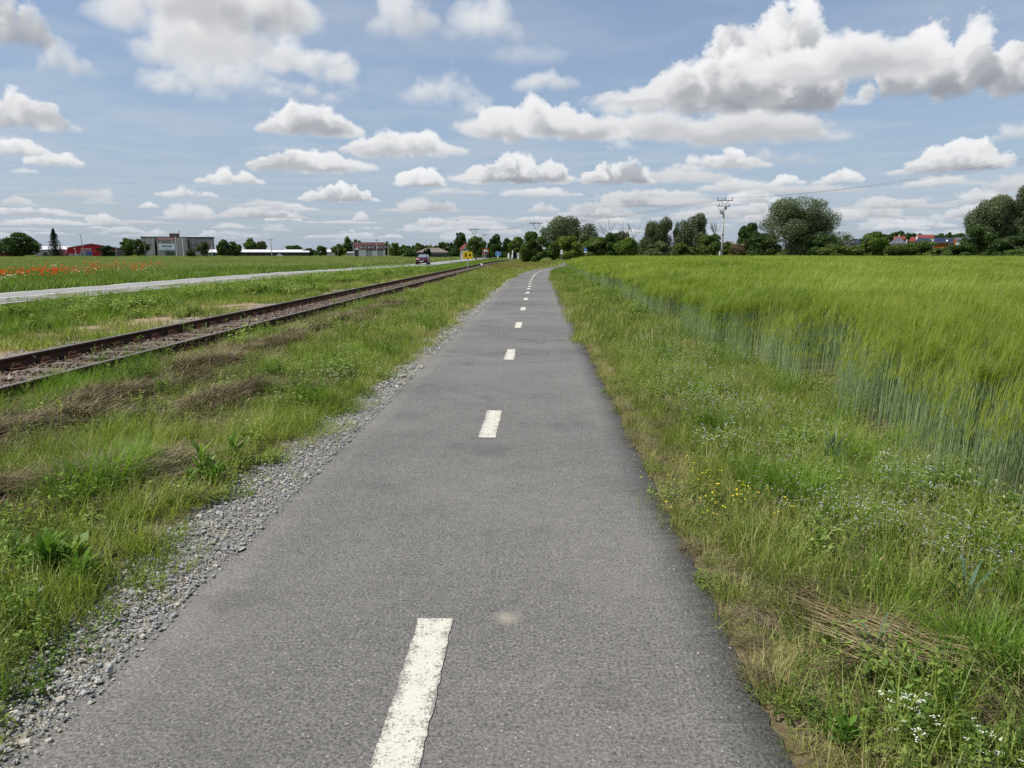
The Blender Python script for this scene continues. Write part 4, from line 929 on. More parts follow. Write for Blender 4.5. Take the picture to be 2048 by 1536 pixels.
# between track and road
put('far_verge_grass', C['meadow_far'], area(-17.2, lambda y: track_x(y)-1.55, 4, 60, 12), .7, 1.2, .15, lambda x, y: (.1+.9*smooth(.40, .56, vnoise(x, y, .45)))*np.where((np.abs(x+9.3) < 1.5) & (vnoise(x, y, .4, 2) > .47), .3, 1))
put('far_verge_lush_grass', C['lush_far'], area(lambda y: road_x(y)+2.3, lambda y: track_x(y)-3.2, 5, 75, 6), .4, .8, .15, lambda x, y: np.clip(.35+.65*smooth(-12, -14, x), 0, 1))
put('far_verge_weeds', C['nettle_far'], area(lambda y: road_x(y)+3.2, lambda y: track_x(y)-2.4, 4, 75, 5), .35, .72, .15, lambda x, y: smooth(.40, .56, vnoise(x+8, y, .3))*(1-.9*((x > -11.4) & (vnoise(x, y, .35, 2) > .55))))
put('tall_far_verge_weeds', C['nettle_far'], area(-12.8, -9.9, 6, 75, 3), .6, 1.0, .15, lambda x, y: smooth(.42, .56, vnoise(x+8, y, .3)))
put('tall_far_verge_grass', C['lush_far'], area(-13.2, -10.2, 6, 75, 4), .7, 1.0, .15, lambda x, y: smooth(.38, .54, vnoise(x+28, y, .35)))
put('far_verge_grass_distant', C['lush_far'], area(lambda y: road_x(y)+2.4, lambda y: track_x(y)-1.5, 60, 210, 2.6), .5, .8, .1)
put('track_weeds', C['weed'], area(lambda y: track_x(y)-1.4, lambda y: track_x(y)+1.4, 3, 40, .35), .6, 1.2, .2)
# beyond the road
put('roadside_grass', C['field'], area(-60.0, lambda y: road_x(y)-2.5, 14, 80, 3.0), .7, 1.1, .1, lambda x, y: np.where(x > road_x(y)-12, 1, .4))
put('crop_field', C['fieldpale'], area(-190.0, lambda y: road_x(y)-9, 40, 150, 1.0), .8, 1.05, .05, lambda x, y: smooth(48, 62, y+.0*x))
put('crop_field_far', C['fieldpale'], area(-300.0, lambda y: road_x(y)-6, 150, 330, .28), 1.0, 1.3, .05)
def poppy_mesh(mat, n, r, h0, h1, s):
    b = disc(n, r); b[:, 2] = U(h0, h1, n); parts = []
    for k in range(3):
        V, Fc, _, _ = strips(b, U(0, 6.28, n), np.full(n, s), U(.3, 1.2, n), U(1.0, 1.9, n), np.full(n, s), 1, [1, .8]); parts.append((V, Fc, 0))
    V, Fc, mi = cat(parts); return mesh_np('poppy', V, Fc, [mat], mi)
C['poppy'] = collection('poppy_clump', [poppy_mesh(G['poppy'], 9, .6, .35, .68, .085) for _ in range(3)])
C['daisy'] = collection('white_bloom_clump', [poppy_mesh(G['whitepetal'], 6, .5, .4, .62, .055) for _ in range(2)])
def field_patch(rows, coll, name, dens_jit=2.0):
    X_, Y_ = [], []
    for px0, px1, py, n in rows:
        for _ in range(n):
            q = gpos(random.uniform(px0, px1), py+random.gauss(0, dens_jit), .45); X_.append(q[0]); Y_.append(q[1])
    x, y = np.array(X_), np.array(Y_); k = vnoise(x, y, .5, 2) > .45; x, y = x[k], y[k]
    return put(name, coll, (x, y), .8, 1.3, .1)
field_patch([(-60, 178, 545, 48), (175, 335, 528, 44), (60, 200, 538, 14), (150, 330, 537, 26), (-40, 110, 552, 14)], C['poppy'], 'poppies', 4.0)
field_patch([(100, 135, 533, 7), (60, 330, 548, 8), (-40, 130, 558, 6)], C['daisy'], 'white_wildflowers', 3)

# ------------------------------------------------------------ single plants of the verges
def plant(name, label, cat_, px, py, mesh, s=1, rz=0, group=None, z=0):
    c = gpos(px, py); o = link(name, mesh); o.location = (c[0], c[1], float(tz(c[0], c[1]))+z); o.scale = (s, s, s); o.rotation_euler = (0, 0, rz)
    return tag(o, label, cat_, group)
def broadplant(n, L0, L1, wr, h, mat, stem=True, seed=0, up=.25, lob=False):
    parts = []
    ang = np.arange(n)*2.4+U(-.3, .3, n); f = np.linspace(0, 1, n); base = np.stack([0.012*np.cos(ang), .012*np.sin(ang), f*h], 1)
    L = U(L0, L1, n)*(1-.35*f); t0 = U(up, up+.5, n)*(1-.4*f); t1 = t0+U(.5, 1.1, n)
    V, Fc, _, _ = strips(base, ang, L, t0, t1, L*wr*U(.8, 1.2, n), 9, lob and [.2, .5, .35, .9, .5, 1.0, .55, .85, .4, .03] or [.25, .6, .8, .95, 1.0, .95, .8, .6, .35, .03], rng.normal(0, .3, n)); parts.append((V, Fc, 0))
    if stem:
        m = 5; V, Fc, _, _ = strips(np.zeros((m, 3)), U(0, 6.28, m), np.full(m, h*1.02), np.full(m, .02), np.full(m, .08), np.full(m, .012), 3); parts.append((V, Fc, 0))
    V, Fc, mi = cat(parts); return mesh_np('leafy_plant', V, Fc, [mat], mi)
def cluster(ms, name):
    return ms
plant('broadleaf_weed', 'large bright green broad-leaved weed beside the gravel at the lower left', 'weed', 100, 1165, broadplant(70, .08, .18, .26, .18, G['broad'], up=.4, lob=True), 1.05)
plant('broadleaf_weed', 'young lobed weed directly right of the large bright weed', 'weed', 165, 1175, broadplant(40, .07, .15, .28, .12, G['broad'], up=.4, lob=True), 1.0)
plant('broadleaf_weed', 'dull green lobed weed directly left of the large bright weed', 'weed', 45, 1150, broadplant(40, .08, .16, .28, .15, G['weed'], up=.4, lob=True), 1.0)
plant('broadleaf_weed', 'dark toothed weed leaves spreading just below the large bright weed', 'weed', 150, 1150, broadplant(30, .10, .2, .34, .12, G['weed'], lob=True), 1.0)
plant('broadleaf_weed', 'tall upright dark weed with long leaves between tall grass and gravel', 'weed', 405, 962, broadplant(34, .10, .20, .22, .20, G['weed'], up=.35), 1.0)
plant('broadleaf_weed', 'weed with splayed leaves leaning on the right of the tall dark weed', 'weed', 432, 972, broadplant(26, .09, .18, .24, .13, G['broad'], up=.4), .95)
plant('broadleaf_weed', 'small dark weed at the left foot of the tall dark weed', 'weed', 378, 975, broadplant(24, .08, .15, .26, .10, G['weed'], up=.45, lob=True), .9)
plant('broadleaf_weed', 'light green leafy weed right of the tall dark weed on the left verge', 'weed', 470, 930, broadplant(20, .12, .2, .3, .22, G['broad'], up=.2), .8)
plant('broadleaf_weed', 'dock plant with long drooping dark leaves in the right verge', 'weed', 1890, 1165, broadplant(22, .12, .22, .28, .12, G['weed'], up=.6), .8)
plant('volunteer_cereal', 'blue green cereal plant standing alone before the barley edge', 'cereal plant', 1665, 935, broadplant(16, .18, .3, .075, .15, G['bluecereal'], up=.05), 1.15)
plant('volunteer_cereal', 'wide-bladed blue green cereal plant near the dock in right verge', 'cereal plant', 1925, 1230, broadplant(12, .2, .34, .055, .12, G['bluecereal'], up=.05), .9)
plant('volunteer_cereal', 'bent blue green cereal blades above the golden flattened straw', 'cereal plant', 1750, 1330, broadplant(9, .18, .28, .08, .08, G['bluecereal'], up=.1), .85)
plant('broadleaf_weed', 'low round-leaved weed at the path edge in the bottom right corner', 'weed', 1690, 1500, broadplant(20, .05, .09, .6, .10, G['broad'], up=.3), 1.0)
plant('hogweed_flowers', 'pale green frothy flower heads at the bottom of the right verge', 'wildflower', 1815, 1470, leafy('flower', [G['weedlight'], G['whitepetal']], 16, .06, .12, .2, 4, .02, .4, (1, .007, 8)), .8)
clump = [tuft('grass_clump', [G['lush']], 620, .19, .2, .5, .0060, .28, 1.2, 5) for _ in range(3)]
for k, (px, py, s, lab) in enumerate([
        (215, 985, 1.0, 'bright green grass clump with long arching blades above the brown thatch'),
        (150, 1015, .85, 'dense green grass clump leaning left, lowest beside the brown thatch'),
        (265, 945, .7, 'smaller grass clump behind the bright arching clump on the left verge'),
        (625, 815, .7, 'rounded grass clump next to gravel in front of the white flowers'),
        (540, 800, .6, 'dark tussock of grass at the end of the mown straw heap'),
        (1590, 1010, .85, 'light green arching grass clump in the middle of the right verge'),
        (1515, 985, .65, 'grass clump with drooping blades left of the cereal plant'),
        (1430, 870, .7, 'grass tussock on the right verge about halfway to the third dash'),
        (1400, 800, .75, 'bushy green tussock near the asphalt beyond the yellow flowers'),
        (1960, 1350, .75, 'dark green fine grass clump right of the golden straw'),
        (1700, 1060, .6, 'grass tuft among clover between cereal plant and dock')]):
    plant('grass_clump', lab, 'grass clump', px, py, clump[k % 3], s, k*1.3, 'tall grass clumps on the verges')
wm = [leafy('weed_bush', [G['weed']], 60, .28, .3, .75, 20, .05, .35), leafy('weed_bush', [G['weed'], G['olive'] if 'olive' in G else G['weedlight']], 50, .25, .25, .6, 22, .045, .3)]
for k, (px, py, s, lab) in enumerate([(275, 775, .85, 'dark feathery weed bush growing against the near rail'), (225, 790, .6, 'low weed bush left of the dark feathery one at the rail'),
                                      (740, 560, 1.2, 'dark bush-like weeds between road and far rail'), (690, 585, 1.0, 'green herb bush close beyond the far rail')]):
    plant('weed_bush', lab, 'weed bush', px, py, wm[k % 2], s, k)
st = [(720, 1263, .045), (300, 1188, .035), (1480, 1000, 0)]
sm_ = [chips_mesh('slate_stone', 80+k, .35, M['slate']) for k in range(4)]
for k, (px, py, s) in enumerate([(305, 1182, .045), (345, 1200, .028), (252, 1262, .038), (75, 1305, .035), (100, 1312, .03), (130, 1310, .034), (140, 1358, .032), (110, 1352, .03), (60, 1400, .035), (20, 1440, .05), (500, 990, .035), (220, 1285, .02)]):
    lab = ['largest slate slab on the gravel, halfway up the left side', 'flat slate piece just right of the largest slab', 'slate piece in the gravel between largest slab and lower cluster', 'leftmost slate of the lower cluster beside the dry tuft',
           'middle slate of the lower cluster beside the dry tuft', 'rounded slate on the right of the lower cluster', 'slate lower right of the cluster near the asphalt', 'slate directly under the lower cluster', 'lone slate between the cluster and bottom left corner',
           'broad slate slab at the bottom left edge of the picture', 'single slate by the gravel next to the tall dark weed', 'small slate left of the piece between slab and cluster'][k]
    plant('slate_stone', lab, 'stone', px, py, sm_[k % 4], s, k, 'larger slate pieces on the gravel shoulder', z=.012)

# ------------------------------------------------------------ trees
def quads_at(P, Nn, size, asp=1.0, jit=.6, r=rng):
    n = len(P); d = Nn+r.normal(0, jit, (n, 3)); d /= np.linalg.norm(d, axis=1)[:, None]+1e-6
    a = np.cross(d, r.normal(0, 1, (n, 3))); a /= np.linalg.norm(a, axis=1)[:, None]+1e-6; b = np.cross(d, a)
    s = (size*r.uniform(.55, 1.35, n))[:, None]; a = a*s/2; b = b*s/2*asp
    V = np.stack([P-a*.9-b*.2, P-a*.1-b, P+a, P+a*.05+b], 1).reshape(-1, 3)
    i = np.arange(n)*4; return V, np.stack([i, i+1, i+2, i+3], 1)
def crown_mesh(n, Wd, z0, z1, size, mat, seed, kind='round', depth=.8, blossom=None):
    r = np.random.default_rng(seed); H = z1-z0; K = {'round': 30, 'willow': 36, 'hedge': 34, 'column': 16}[kind]
    hw, hd, hh = Wd/2, Wd/2*depth, H/2
    C_, Rr = [], []
    for k in range(K):
        if kind == 'willow' and k < 6: C_.append((r.uniform(-.35, .35)*hw, r.uniform(-.3, .3)*hd, r.uniform(-.7, .2)*hh)); Rr.append((.5*hw, .5*hd, .36*hh)); continue
        while True:
            p = r.uniform(-1, 1, 3); q = np.linalg.norm(p)
            if .35 < q < 1: break
        p = p/q*r.uniform(.45, .92)
        if kind in ('hedge', 'willow') or r.random() < .25: p[2] = r.uniform(-.9, .8)
        if p[2] < -.2 and kind != 'round': f = 1.0
        else: f = math.sqrt(max(1-max(p[2], 0)**2*.9, .15))
        lr = r.uniform(.15, .40)*(1.0 if kind != 'willow' else .85)
        C_.append((p[0]*hw*f, p[1]*hd*f, (p[2])*hh*.86)); Rr.append((lr*hw*1.05, lr*hd*1.05, lr*min(hh, hw*1.6)*.95))
    C_ = np.array(C_); Rr = np.array(Rr)
    w = Rr[:, 0]*Rr[:, 2]; w = w/w.sum(); which = r.choice(K, n, p=w)
    u = r.normal(0, 1, (n, 3)); u /= np.linalg.norm(u, axis=1)[:, None]
    if kind != 'willow': u[:, 2] = np.where(r.random(n) < .35, np.abs(u[:, 2]), u[:, 2])
    rad = 1+r.normal(0, .09, n); inner = r.random(n) < .3; rad = np.where(inner, r.uniform(.4, .95, n), rad)
    # sub-clumps so each bough breaks into sprays
    ph = np.sin(u[:, 0]*9+which)*np.sin(u[:, 1]*8+which*2)*np.sin(u[:, 2]*7+which*3); rad = rad+.13*ph
    P = C_[which]+u*Rr[which]*rad[:, None]
    if kind == 'willow':
        dr = r.random(n) < .35; P[:, 2] -= np.where(dr, r.exponential(.035*H, n), 0)
    P[:, 2] += (z0+z1)/2
    P[:, 2] = np.maximum(P[:, 2], z0*0.98+r.uniform(-.1, .4, n))
    top = P[:, 2] > z1; P[top, 2] = z1-r.uniform(0, .1*H, top.sum())
    asp = .55 if kind == 'willow' else .75
    V, Fc = quads_at(P, u, size, asp, .75, r); mi = np.zeros(len(Fc)); mats = [mat]
    if blossom is not None:
        sel = (u[:, 2] > .1) & (r.random(n) < .06); mi = np.where(sel, 1, 0); mats = [mat, blossom]
    return mesh_np('crown', V, Fc, mats, mi)
def trunk_mesh(H, Wd, z0, seed, mat, lean=0.0):
    r = random.Random(seed); b = MB(); rr = max(.08, H*.022)
    hp = H*.72; pts = [(lean*k/4*H+r.uniform(-.02, .02)*H*.4, r.uniform(-.02, .02)*H*.4, hp*k/4-.1) for k in range(5)]; b.tube(pts, [rr*1.35, rr, rr*.85, rr*.6, rr*.3], 7)
    for k in range(7):
        t = r.uniform(.2, .8); z = hp*t; a = r.uniform(0, 6.28); L = Wd*.38*r.uniform(.6, 1.1)
        x0 = lean*t*H
        b.tube([(x0, 0, z), (x0+math.cos(a)*L*.5, math.sin(a)*L*.5, z+L*.45), (x0+math.cos(a)*L, math.sin(a)*L, z+L*.8)], [rr*.45, rr*.3, rr*.1], 5)
    return b.mesh('trunk', mat, True)
def tree(name, label, cat_, x0, x1, yt, D, mat, kind='round', base=.12, dens=1.0, seed=0, group=None, leaf=1.0, blossom=None, depth=.8):
    p = xy((x0+x1)/2, D); Wd = (x1-x0)/F*D; gz = float(tz(p[0], p[1])) if D < 400 else 0.0
    H = zat(yt, D)-gz
    t = thing(name, label, cat_, (p[0], p[1], gz), -math.atan2(p[0], p[1]), group)
    n = int(min(85000, max(900, (x1-x0)*(H/D*F)*(5.2 if D < 160 else 3.0)*dens)))
    link('crown', crown_mesh(n, Wd, H*base, H, D/F*(2.7 if D < 160 else 2.8)*leaf, mat, seed, kind, depth, blossom), t)
    link('trunk', trunk_mesh(H, Wd, 0, seed, M['bark']), t)
    return t
TL = 'trees and bushes behind the barley field'
TR = 'trees along the far edge of the left field'
tree('round_tree', 'wide dark round tree at the left edge behind the red wall', 'tree', 4, 76, 465, 250, T['dark'], 'round', .05, 1.2, 1, TR)
tree('round_tree', 'dark tree cut by the left picture edge beside the wide round one', 'tree', -30, 10, 476, 255, T['dark'], 'round', .05, 1, 2, TR)
tree('round_tree', 'green tree left of the grey office block', 'tree', 242, 276, 474, 270, T['mid'], 'round', .08, 1, 3, TR)
tree('round_tree', 'dark slim tree against the left corner of the grey office block', 'tree', 270, 298, 478, 262, T['dark'], 'round', .05, 1, 4, TR)
tree('shrub', 'dark pointed shrub in front of the red hall', 'shrub', 197, 231, 489, 255, T['spruce'], 'round', .02, 1, 5, TR)
tree('round_tree', 'small dark bush at the right corner of the office front block', 'tree', 374, 392, 496, 255, T['dark'], 'round', .02, 1, 6, TR)
tree('round_tree', 'brownish tree in front of the office block windows', 'tree', 398, 420, 482, 255, T['olive'], 'round', .1, 1, 7, TR)
tree('round_tree', 'dense dark tree at the right end of the office block', 'tree', 435, 466, 477, 255, T['dark'], 'round', .05, 1.1, 8, TR)
tree('round_tree', 'lighter tree touching the dense dark one before the long shed', 'tree', 458, 482, 481, 262, T['mid'], 'round', .05, 1, 9, TR)
tree('round_tree', 'roundish olive tree rising behind the long white shed', 'tree', 488, 521, 475, 290, T['mid'], 'round', .2, 1, 10, TR)
tree('round_tree', 'smaller tree attached right of the olive tree behind the shed', 'tree', 512, 534, 480, 292, T['olive'], 'round', .2, 1, 11, TR)
tree('round_tree', 'low dark tree behind the right end of the long shed', 'tree', 571, 606, 490, 300, T['dark'], 'round', .2, 1, 12, TR)
tree('shrub', 'small bush right of the long shed end', 'shrub', 606, 630, 494, 290, T['dark'], 'round', .02, 1, 13, TR)
tree('round_tree', 'dark tree between the long shed and the small white roofs', 'tree', 630, 655, 490, 285, T['dark'], 'round', .02, 1, 14, TR)
tree('round_tree', 'broad green tree left of the maroon-roofed house', 'tree', 663, 692, 486, 275, T['mid'], 'round', .04, 1, 15, TR)
tree('round_tree', 'tall dark tree just left of the maroon-roofed house', 'tree', 685, 710, 472, 285, T['dark'], 'round', .08, 1, 16, TR)
tree('round_tree', 'dark crown showing over the maroon roof', 'tree', 705, 726, 478, 300, T['dark'], 'round', .3, 1, 17, TR)
tree('round_tree', 'slim tree at the right gable of the maroon-roofed house', 'tree', 764, 780, 481, 288, T['mid'], 'round', .05, 1, 18, TR)
tree('round_tree', 'bright green tree right of the maroon-roofed house', 'tree', 777, 803, 484, 275, T['bright'], 'round', .03, 1, 19, TR)
tree('shrub', 'dark bush at the corner of the brown-roofed bungalow', 'shrub', 847, 862, 493, 205, T['spruce'], 'round', .02, 1, 20, TR)
rr_ = random.Random(4)
names_ = ['first', 'second', 'third', 'fourth', 'fifth', 'sixth', 'seventh', 'eighth', 'ninth', 'tenth', 'eleventh', 'twelfth', 'thirteenth']
for k in range(13):
    xa = 798+k*9.4
    tree('poplar_tree', '%s young tree from the left in the green row behind the bungalow' % names_[k], 'tree', xa-8, xa+10, 494-k*1.1+rr_.uniform(-4, 3), 290, [T['mid'], T['bright'], T['dark']][k % 3], 'column', .03, 1, 30+k, 'row of young trees behind the bungalow')
tree('round_tree', 'tall oval dark tree above the red gable roof', 'tree', 909, 934, 461, 230, T['dark'], 'round', .2, 1.1, 21, TR)
tree('round_tree', 'leafy tree right of the red gable roof behind the yellow sign', 'tree', 930, 974, 469, 185, T['mid'], 'round', .2, 1.1, 22, TR)
tree('round_tree', 'rounded tree over the blue board', 'tree', 974, 1007, 467, 205, T['dark'], 'round', .22, 1.1, 23, TR)
tree('round_tree', 'tree between the blue board and the white posts', 'tree', 1004, 1024, 476, 205, T['dark'], 'round', .25, 1, 24, TR)
tree('round_tree', 'lighter tree over the small white posts by the crossing', 'tree', 1018, 1050, 474, 190, T['mid'], 'round', .2, 1, 25, TR)
tree('round_tree', 'thick dark green tree at the bend of the path', 'tree', 1042, 1092, 463, 108, T['mid'], 'hedge', .02, 1.3, 26, TR)
tree('round_bush', 'round clipped-looking bush right of the bend', 'bush', 1084, 1122, 483, 128, T['mid'], 'round', .06, 1.2, 27, TL)
tree('willow_tree', 'broad grey green willow with domed crown above the path bend', 'tree', 1078, 1176, 430, 175, T['willow'], 'willow', .12, 1.2, 28, TL, depth=.7)
tree('willow_tree', 'pointed willow between the domed willow and the bare branches', 'tree', 1152, 1200, 445, 165, T['willow'], 'willow', .05, 1.2, 29, TL)
tree('round_tree', 'low bright green tree behind the small white path sign', 'tree', 1110, 1165, 470, 140, T['bright'], 'hedge', .03, 1.2, 50, TL)
tree('round_tree', 'dark tree behind the blue round sign', 'tree', 1160, 1212, 474, 150, T['mid'], 'hedge', .03, 1.1, 51, TL)
tree('round_tree', 'dark green tree under the left bare tree', 'tree', 1198, 1240, 464, 150, T['dark'], 'hedge', .02, 1.1, 52, TL)
tree('round_tree', 'tree under the right bare tree with dark crown', 'tree', 1228, 1262, 462, 155, T['dark'], 'hedge', .02, 1, 53, TL)
tree('round_bush', 'bright green round bush standing out of the dark hedge', 'bush', 1232, 1278, 474, 130, T['bright'], 'round', .02, 1.3, 54, TL)
tree('willow_tree', 'brownish loose-crowned tree left of the forked willow', 'tree', 1276, 1348, 422, 140, T['olive'], 'willow', .02, 1.1, 55, TL)
tree('willow_tree', 'forked silver green willow with two tops', 'tree', 1338, 1388, 430, 138, T['willow'], 'willow', .03, 1.1, 56, TL)
tree('willow_tree', 'right top of the silvery willows next to the concrete pole', 'tree', 1366, 1418, 417, 142, T['willow'], 'willow', .03, 1.0, 57, TL)
tree('round_tree', 'low greyish shrub at the foot of the brownish tree', 'tree', 1285, 1350, 482, 128, T['olive'], 'hedge', .01, 1.2, 58, TL)
tree('shrub', 'low dense shrub at the foot of the forked willow', 'shrub', 1340, 1392, 484, 128, T['mid'], 'hedge', .01, 1.2, 59, TL)
tree('shrub', 'green shrub immediately left of the concrete pole', 'shrub', 1388, 1442, 468, 130, T['mid'], 'hedge', .02, 1.2, 60, TL)
tree('shrub', 'dark low shrub immediately right of the concrete pole', 'shrub', 1436, 1470, 482, 135, T['mid'], 'hedge', .02, 1.1, 61, TL)
tree('shrub', 'brownish thin shrub right of the concrete pole', 'shrub', 1453, 1492, 484, 120, T['brownbush'], 'hedge', .02, 1.0, 62, TL)
tree('round_tree', 'medium dark tree touching the left side of the huge willow', 'tree', 1466, 1515, 446, 135, T['dark'], 'hedge', .02, 1.2, 63, TL)
tree('round_tree', 'dark broad tree tucked under the left side of the huge willow', 'tree', 1492, 1560, 458, 132, T['dark'], 'hedge', .02, 1.2, 64, TL)
tree('willow_tree', 'huge silver green willow, the largest tree in view', 'tree', 1512, 1684, 386, 128, T['willow'], 'willow', .02, 1.3, 165, TL)
tree('shrub', 'dark green shrub at the right foot of the huge willow', 'shrub', 1598, 1668, 470, 124, T['dark'], 'hedge', .01, 1.1, 66, TL)
tree('hedge_bush', 'clipped green hedge bush right of the huge willow', 'bush', 1636, 1702, 486, 122, T['mid'], 'hedge', .01, 1.2, 67, TL)
tree('hedge_bush', 'hedge bush with pale blossom before the dark-roofed houses', 'bush', 1690, 1730, 490, 122, T['mid'], 'hedge', .01, 1.1, 68, TL, blossom=T['elder'])
tree('round_bush', 'bright yellow green bush left of the village roofs', 'bush', 1716, 1774, 463, 122, T['bright'], 'round', .01, 1.1, 69, TL)
tree('hedge_bush', 'green hedge bush below the grey village roof', 'bush', 1762, 1822, 488, 120, T['mid'], 'hedge', .01, 1.2, 70, TL)
tree('hedge_bush', 'hedge bush with taller shoots below the black roof', 'bush', 1810, 1872, 482, 120, T['mid'], 'hedge', .01, 1.2, 71, TL)
tree('hedge_bush', 'elder bush with pale flower heads below the solar roof', 'bush', 1862, 1900, 494, 118, T['mid'], 'hedge', .01, 1.2, 72, TL, blossom=T['elder'])
tree('hedge_bush', 'dark hedge bush right of the flowering elder', 'bush', 1892, 1950, 486, 119, T['dark'], 'hedge', .01, 1.2, 73, TL)
tree('willow_tree', 'tall loose silver green tree near the right picture edge', 'tree', 1922, 2026, 385, 130, T['willow'], 'willow', .06, 1.0, 74, TL)
tree('round_tree', 'dark undergrowth tree under the tall loose tree', 'tree', 1920, 2000, 448, 128, T['dark'], 'hedge', .01, 1.1, 75, TL)
tree('willow_tree', 'slender feathery tree cut by the right picture edge', 'tree', 2012, 2085, 362, 128, T['olive'], 'willow', .1, .6, 76, TL)
tree('shrub', 'dark shrub under the slender tree at the right picture edge', 'shrub', 1985, 2070, 470, 124, T['dark'], 'hedge', .01, 1.1, 77, TL)
tree('hedge_bush', 'low green hedge at the right end of the barley field', 'bush', 1990, 2120, 496, 116, T['mid'], 'hedge', .01, 1.0, 78, TL)
for k in range(10):
    xa = 1768+k*16
    tree('distant_tree', '%s tree from the left in the far row behind the village roofs' % names_[k], 'tree', xa-11, xa+13, 466-5*math.sin(k*.8)-(4 if 6 <= k <= 8 else 0), 360, T['dark'], 'round', .2, 1.2, 90+k, 'far tree row behind the village')
tree('distant_tree', 'small dark tree between two far grey roofs', 'tree', 1683, 1698, 468, 300, T['dark'], 'round', .2, 1, 101)
tree('distant_tree', 'far dark tree left of the bright yellow green bush', 'tree', 1708, 1725, 474, 300, T['dark'], 'round', .2, 1, 102)
# low hedge behind everything on the left so the field ends in green
for k, (a, b, yt_, lab) in enumerate([(800, 850, 497, 'low scrub left of the brown-roofed bungalow'), (895, 925, 496, 'scrub right of the brown-roofed bungalow'), (940, 1040, 492, 'dark scrub under the trees by the crossing'),
                                      (1478, 1500, 490, 'dark scrub behind the brownish shrub')]):
    tree('scrub', lab, 'scrub', a, b, yt_, 235 if k < 3 else 140, T['dark'], 'hedge', .01, 1, 110+k)
def woodland(name, label, x0, x1, yt, D, mat, seed):
    r = np.random.default_rng(seed); n = int((x1-x0)*34); px = r.uniform(x0, x1, n)
    hgt = vnoise(px, px*0+seed, .045, 3)*.75+.45*vnoise(px, px*0+seed+5, .2, 2); D_ = D+r.uniform(-6, 6, n)
    P = np.zeros((n, 3))
    for i in range(n):
        q = xy(px[i], D_[i]); P[i, :2] = q
    top = (zat(yt, D)+.4)*np.clip(hgt*1.25, .35, 1.15); P[:, 2] = -.4+top*np.sqrt(r.random(n))
    V, Fc = quads_at(P, np.array([[0, -.6, .5]]*n), D/F*3.2, .8, .8, r)
    tag(link(name, mesh_np(name, V, Fc, [mat])), label, None, None, 'stuff')
woodland('distant_woodland', None, 790, 1330, 488, 300, T['mid'], 3)
woodland('distant_hedgerow', None, -60, 800, 502.5, 335, T['dark'], 6)
woodland('distant_thicket', None, 1180, 1760, 487, 165, T['mid'], 9)
woodland('distant_hedgerow', None, 1740, 2160, 489, 135, T['mid'], 12)
def spruce():
    D = 265; p = xy(111, D); gz = float(tz(*p)); H = zat(457, D)-gz; Wd = 38/F*D; r = np.random.default_rng(3)
    t = thing('spruce_tree', 'tall dark spruce between the grey shed and the white annex', 'tree', (p[0], p[1], gz), 0, TR)
    P, Nn = [], []
    for k in range(24):
        z = H*(.1+.88*k/23); rad = Wd/2*(1-(z/H))**.8*r.uniform(.85, 1.12)+.15
        for a in np.arange(0, 6.28, .42):
            a = a+r.uniform(-.2, .2); L = rad*r.uniform(.75, 1.1)
            for s in np.linspace(.15, 1, 6):
                P.append((math.cos(a)*L*s, math.sin(a)*L*s, z-.32*L*s*s+r.uniform(-.12, .12))); Nn.append((math.cos(a)*.3, math.sin(a)*.3, .9))
    V, Fc = quads_at(np.array(P), np.array(Nn), .55, .6, .6, r); link('crown', mesh_np('crown', V, Fc, [T['spruce']]), t)
    link('trunk', trunk_mesh(H, .5, 0, 3, M['bark']), t)
spruce()
def bare(px, yt, D, W_, seed, label):
    p = xy(px, D); H = zat(yt, D); r = random.Random(seed); b = MB()
    t = thing('bare_tree', label, 'tree', (p[0], p[1], 0), 0, 'leafless trees standing in the hedge')
    def br(q, d, L, rad, k):
        e = (q[0]+d[0]*L, q[1]+d[1]*L, q[2]+d[2]*L); m = tuple((q[i]+e[i])/2+r.uniform(-.04, .04)*L for i in range(3)); b.tube([q, m, e], [rad, rad*.8, rad*.6], 4, cap=False)
        if k == 0: return
        for _ in range(3 if k > 1 else 2):
            v = Vector((d[0]+r.uniform(-.55, .55), d[1]+r.uniform(-.5, .5), d[2]+r.uniform(-.12, .35))).normalized(); br(e, tuple(v), L*r.uniform(.62, .85), rad*.62, k-1)
    br((0, 0, 0), (0, 0, 1), H*.36, .13, 4)
    zs = max(v[2] for v in b.v); b.v = [(x*W_, y*W_, z*H/zs) for x, y, z in b.v]
    b.build('branches', M['deadwood'], t)
bare(1228, 437, 150, 1.0, 5, 'left leafless tree sticking out of the hedge'); bare(1256, 438, 152, .95, 9, 'right leafless tree of the pair above the hedge')
bare(1434, 443, 145, .8, 12, 'thin leafless branches just left of the concrete pole'); bare(291, 472, 258, .8, 15, 'leafless tree at the left corner of the office block')

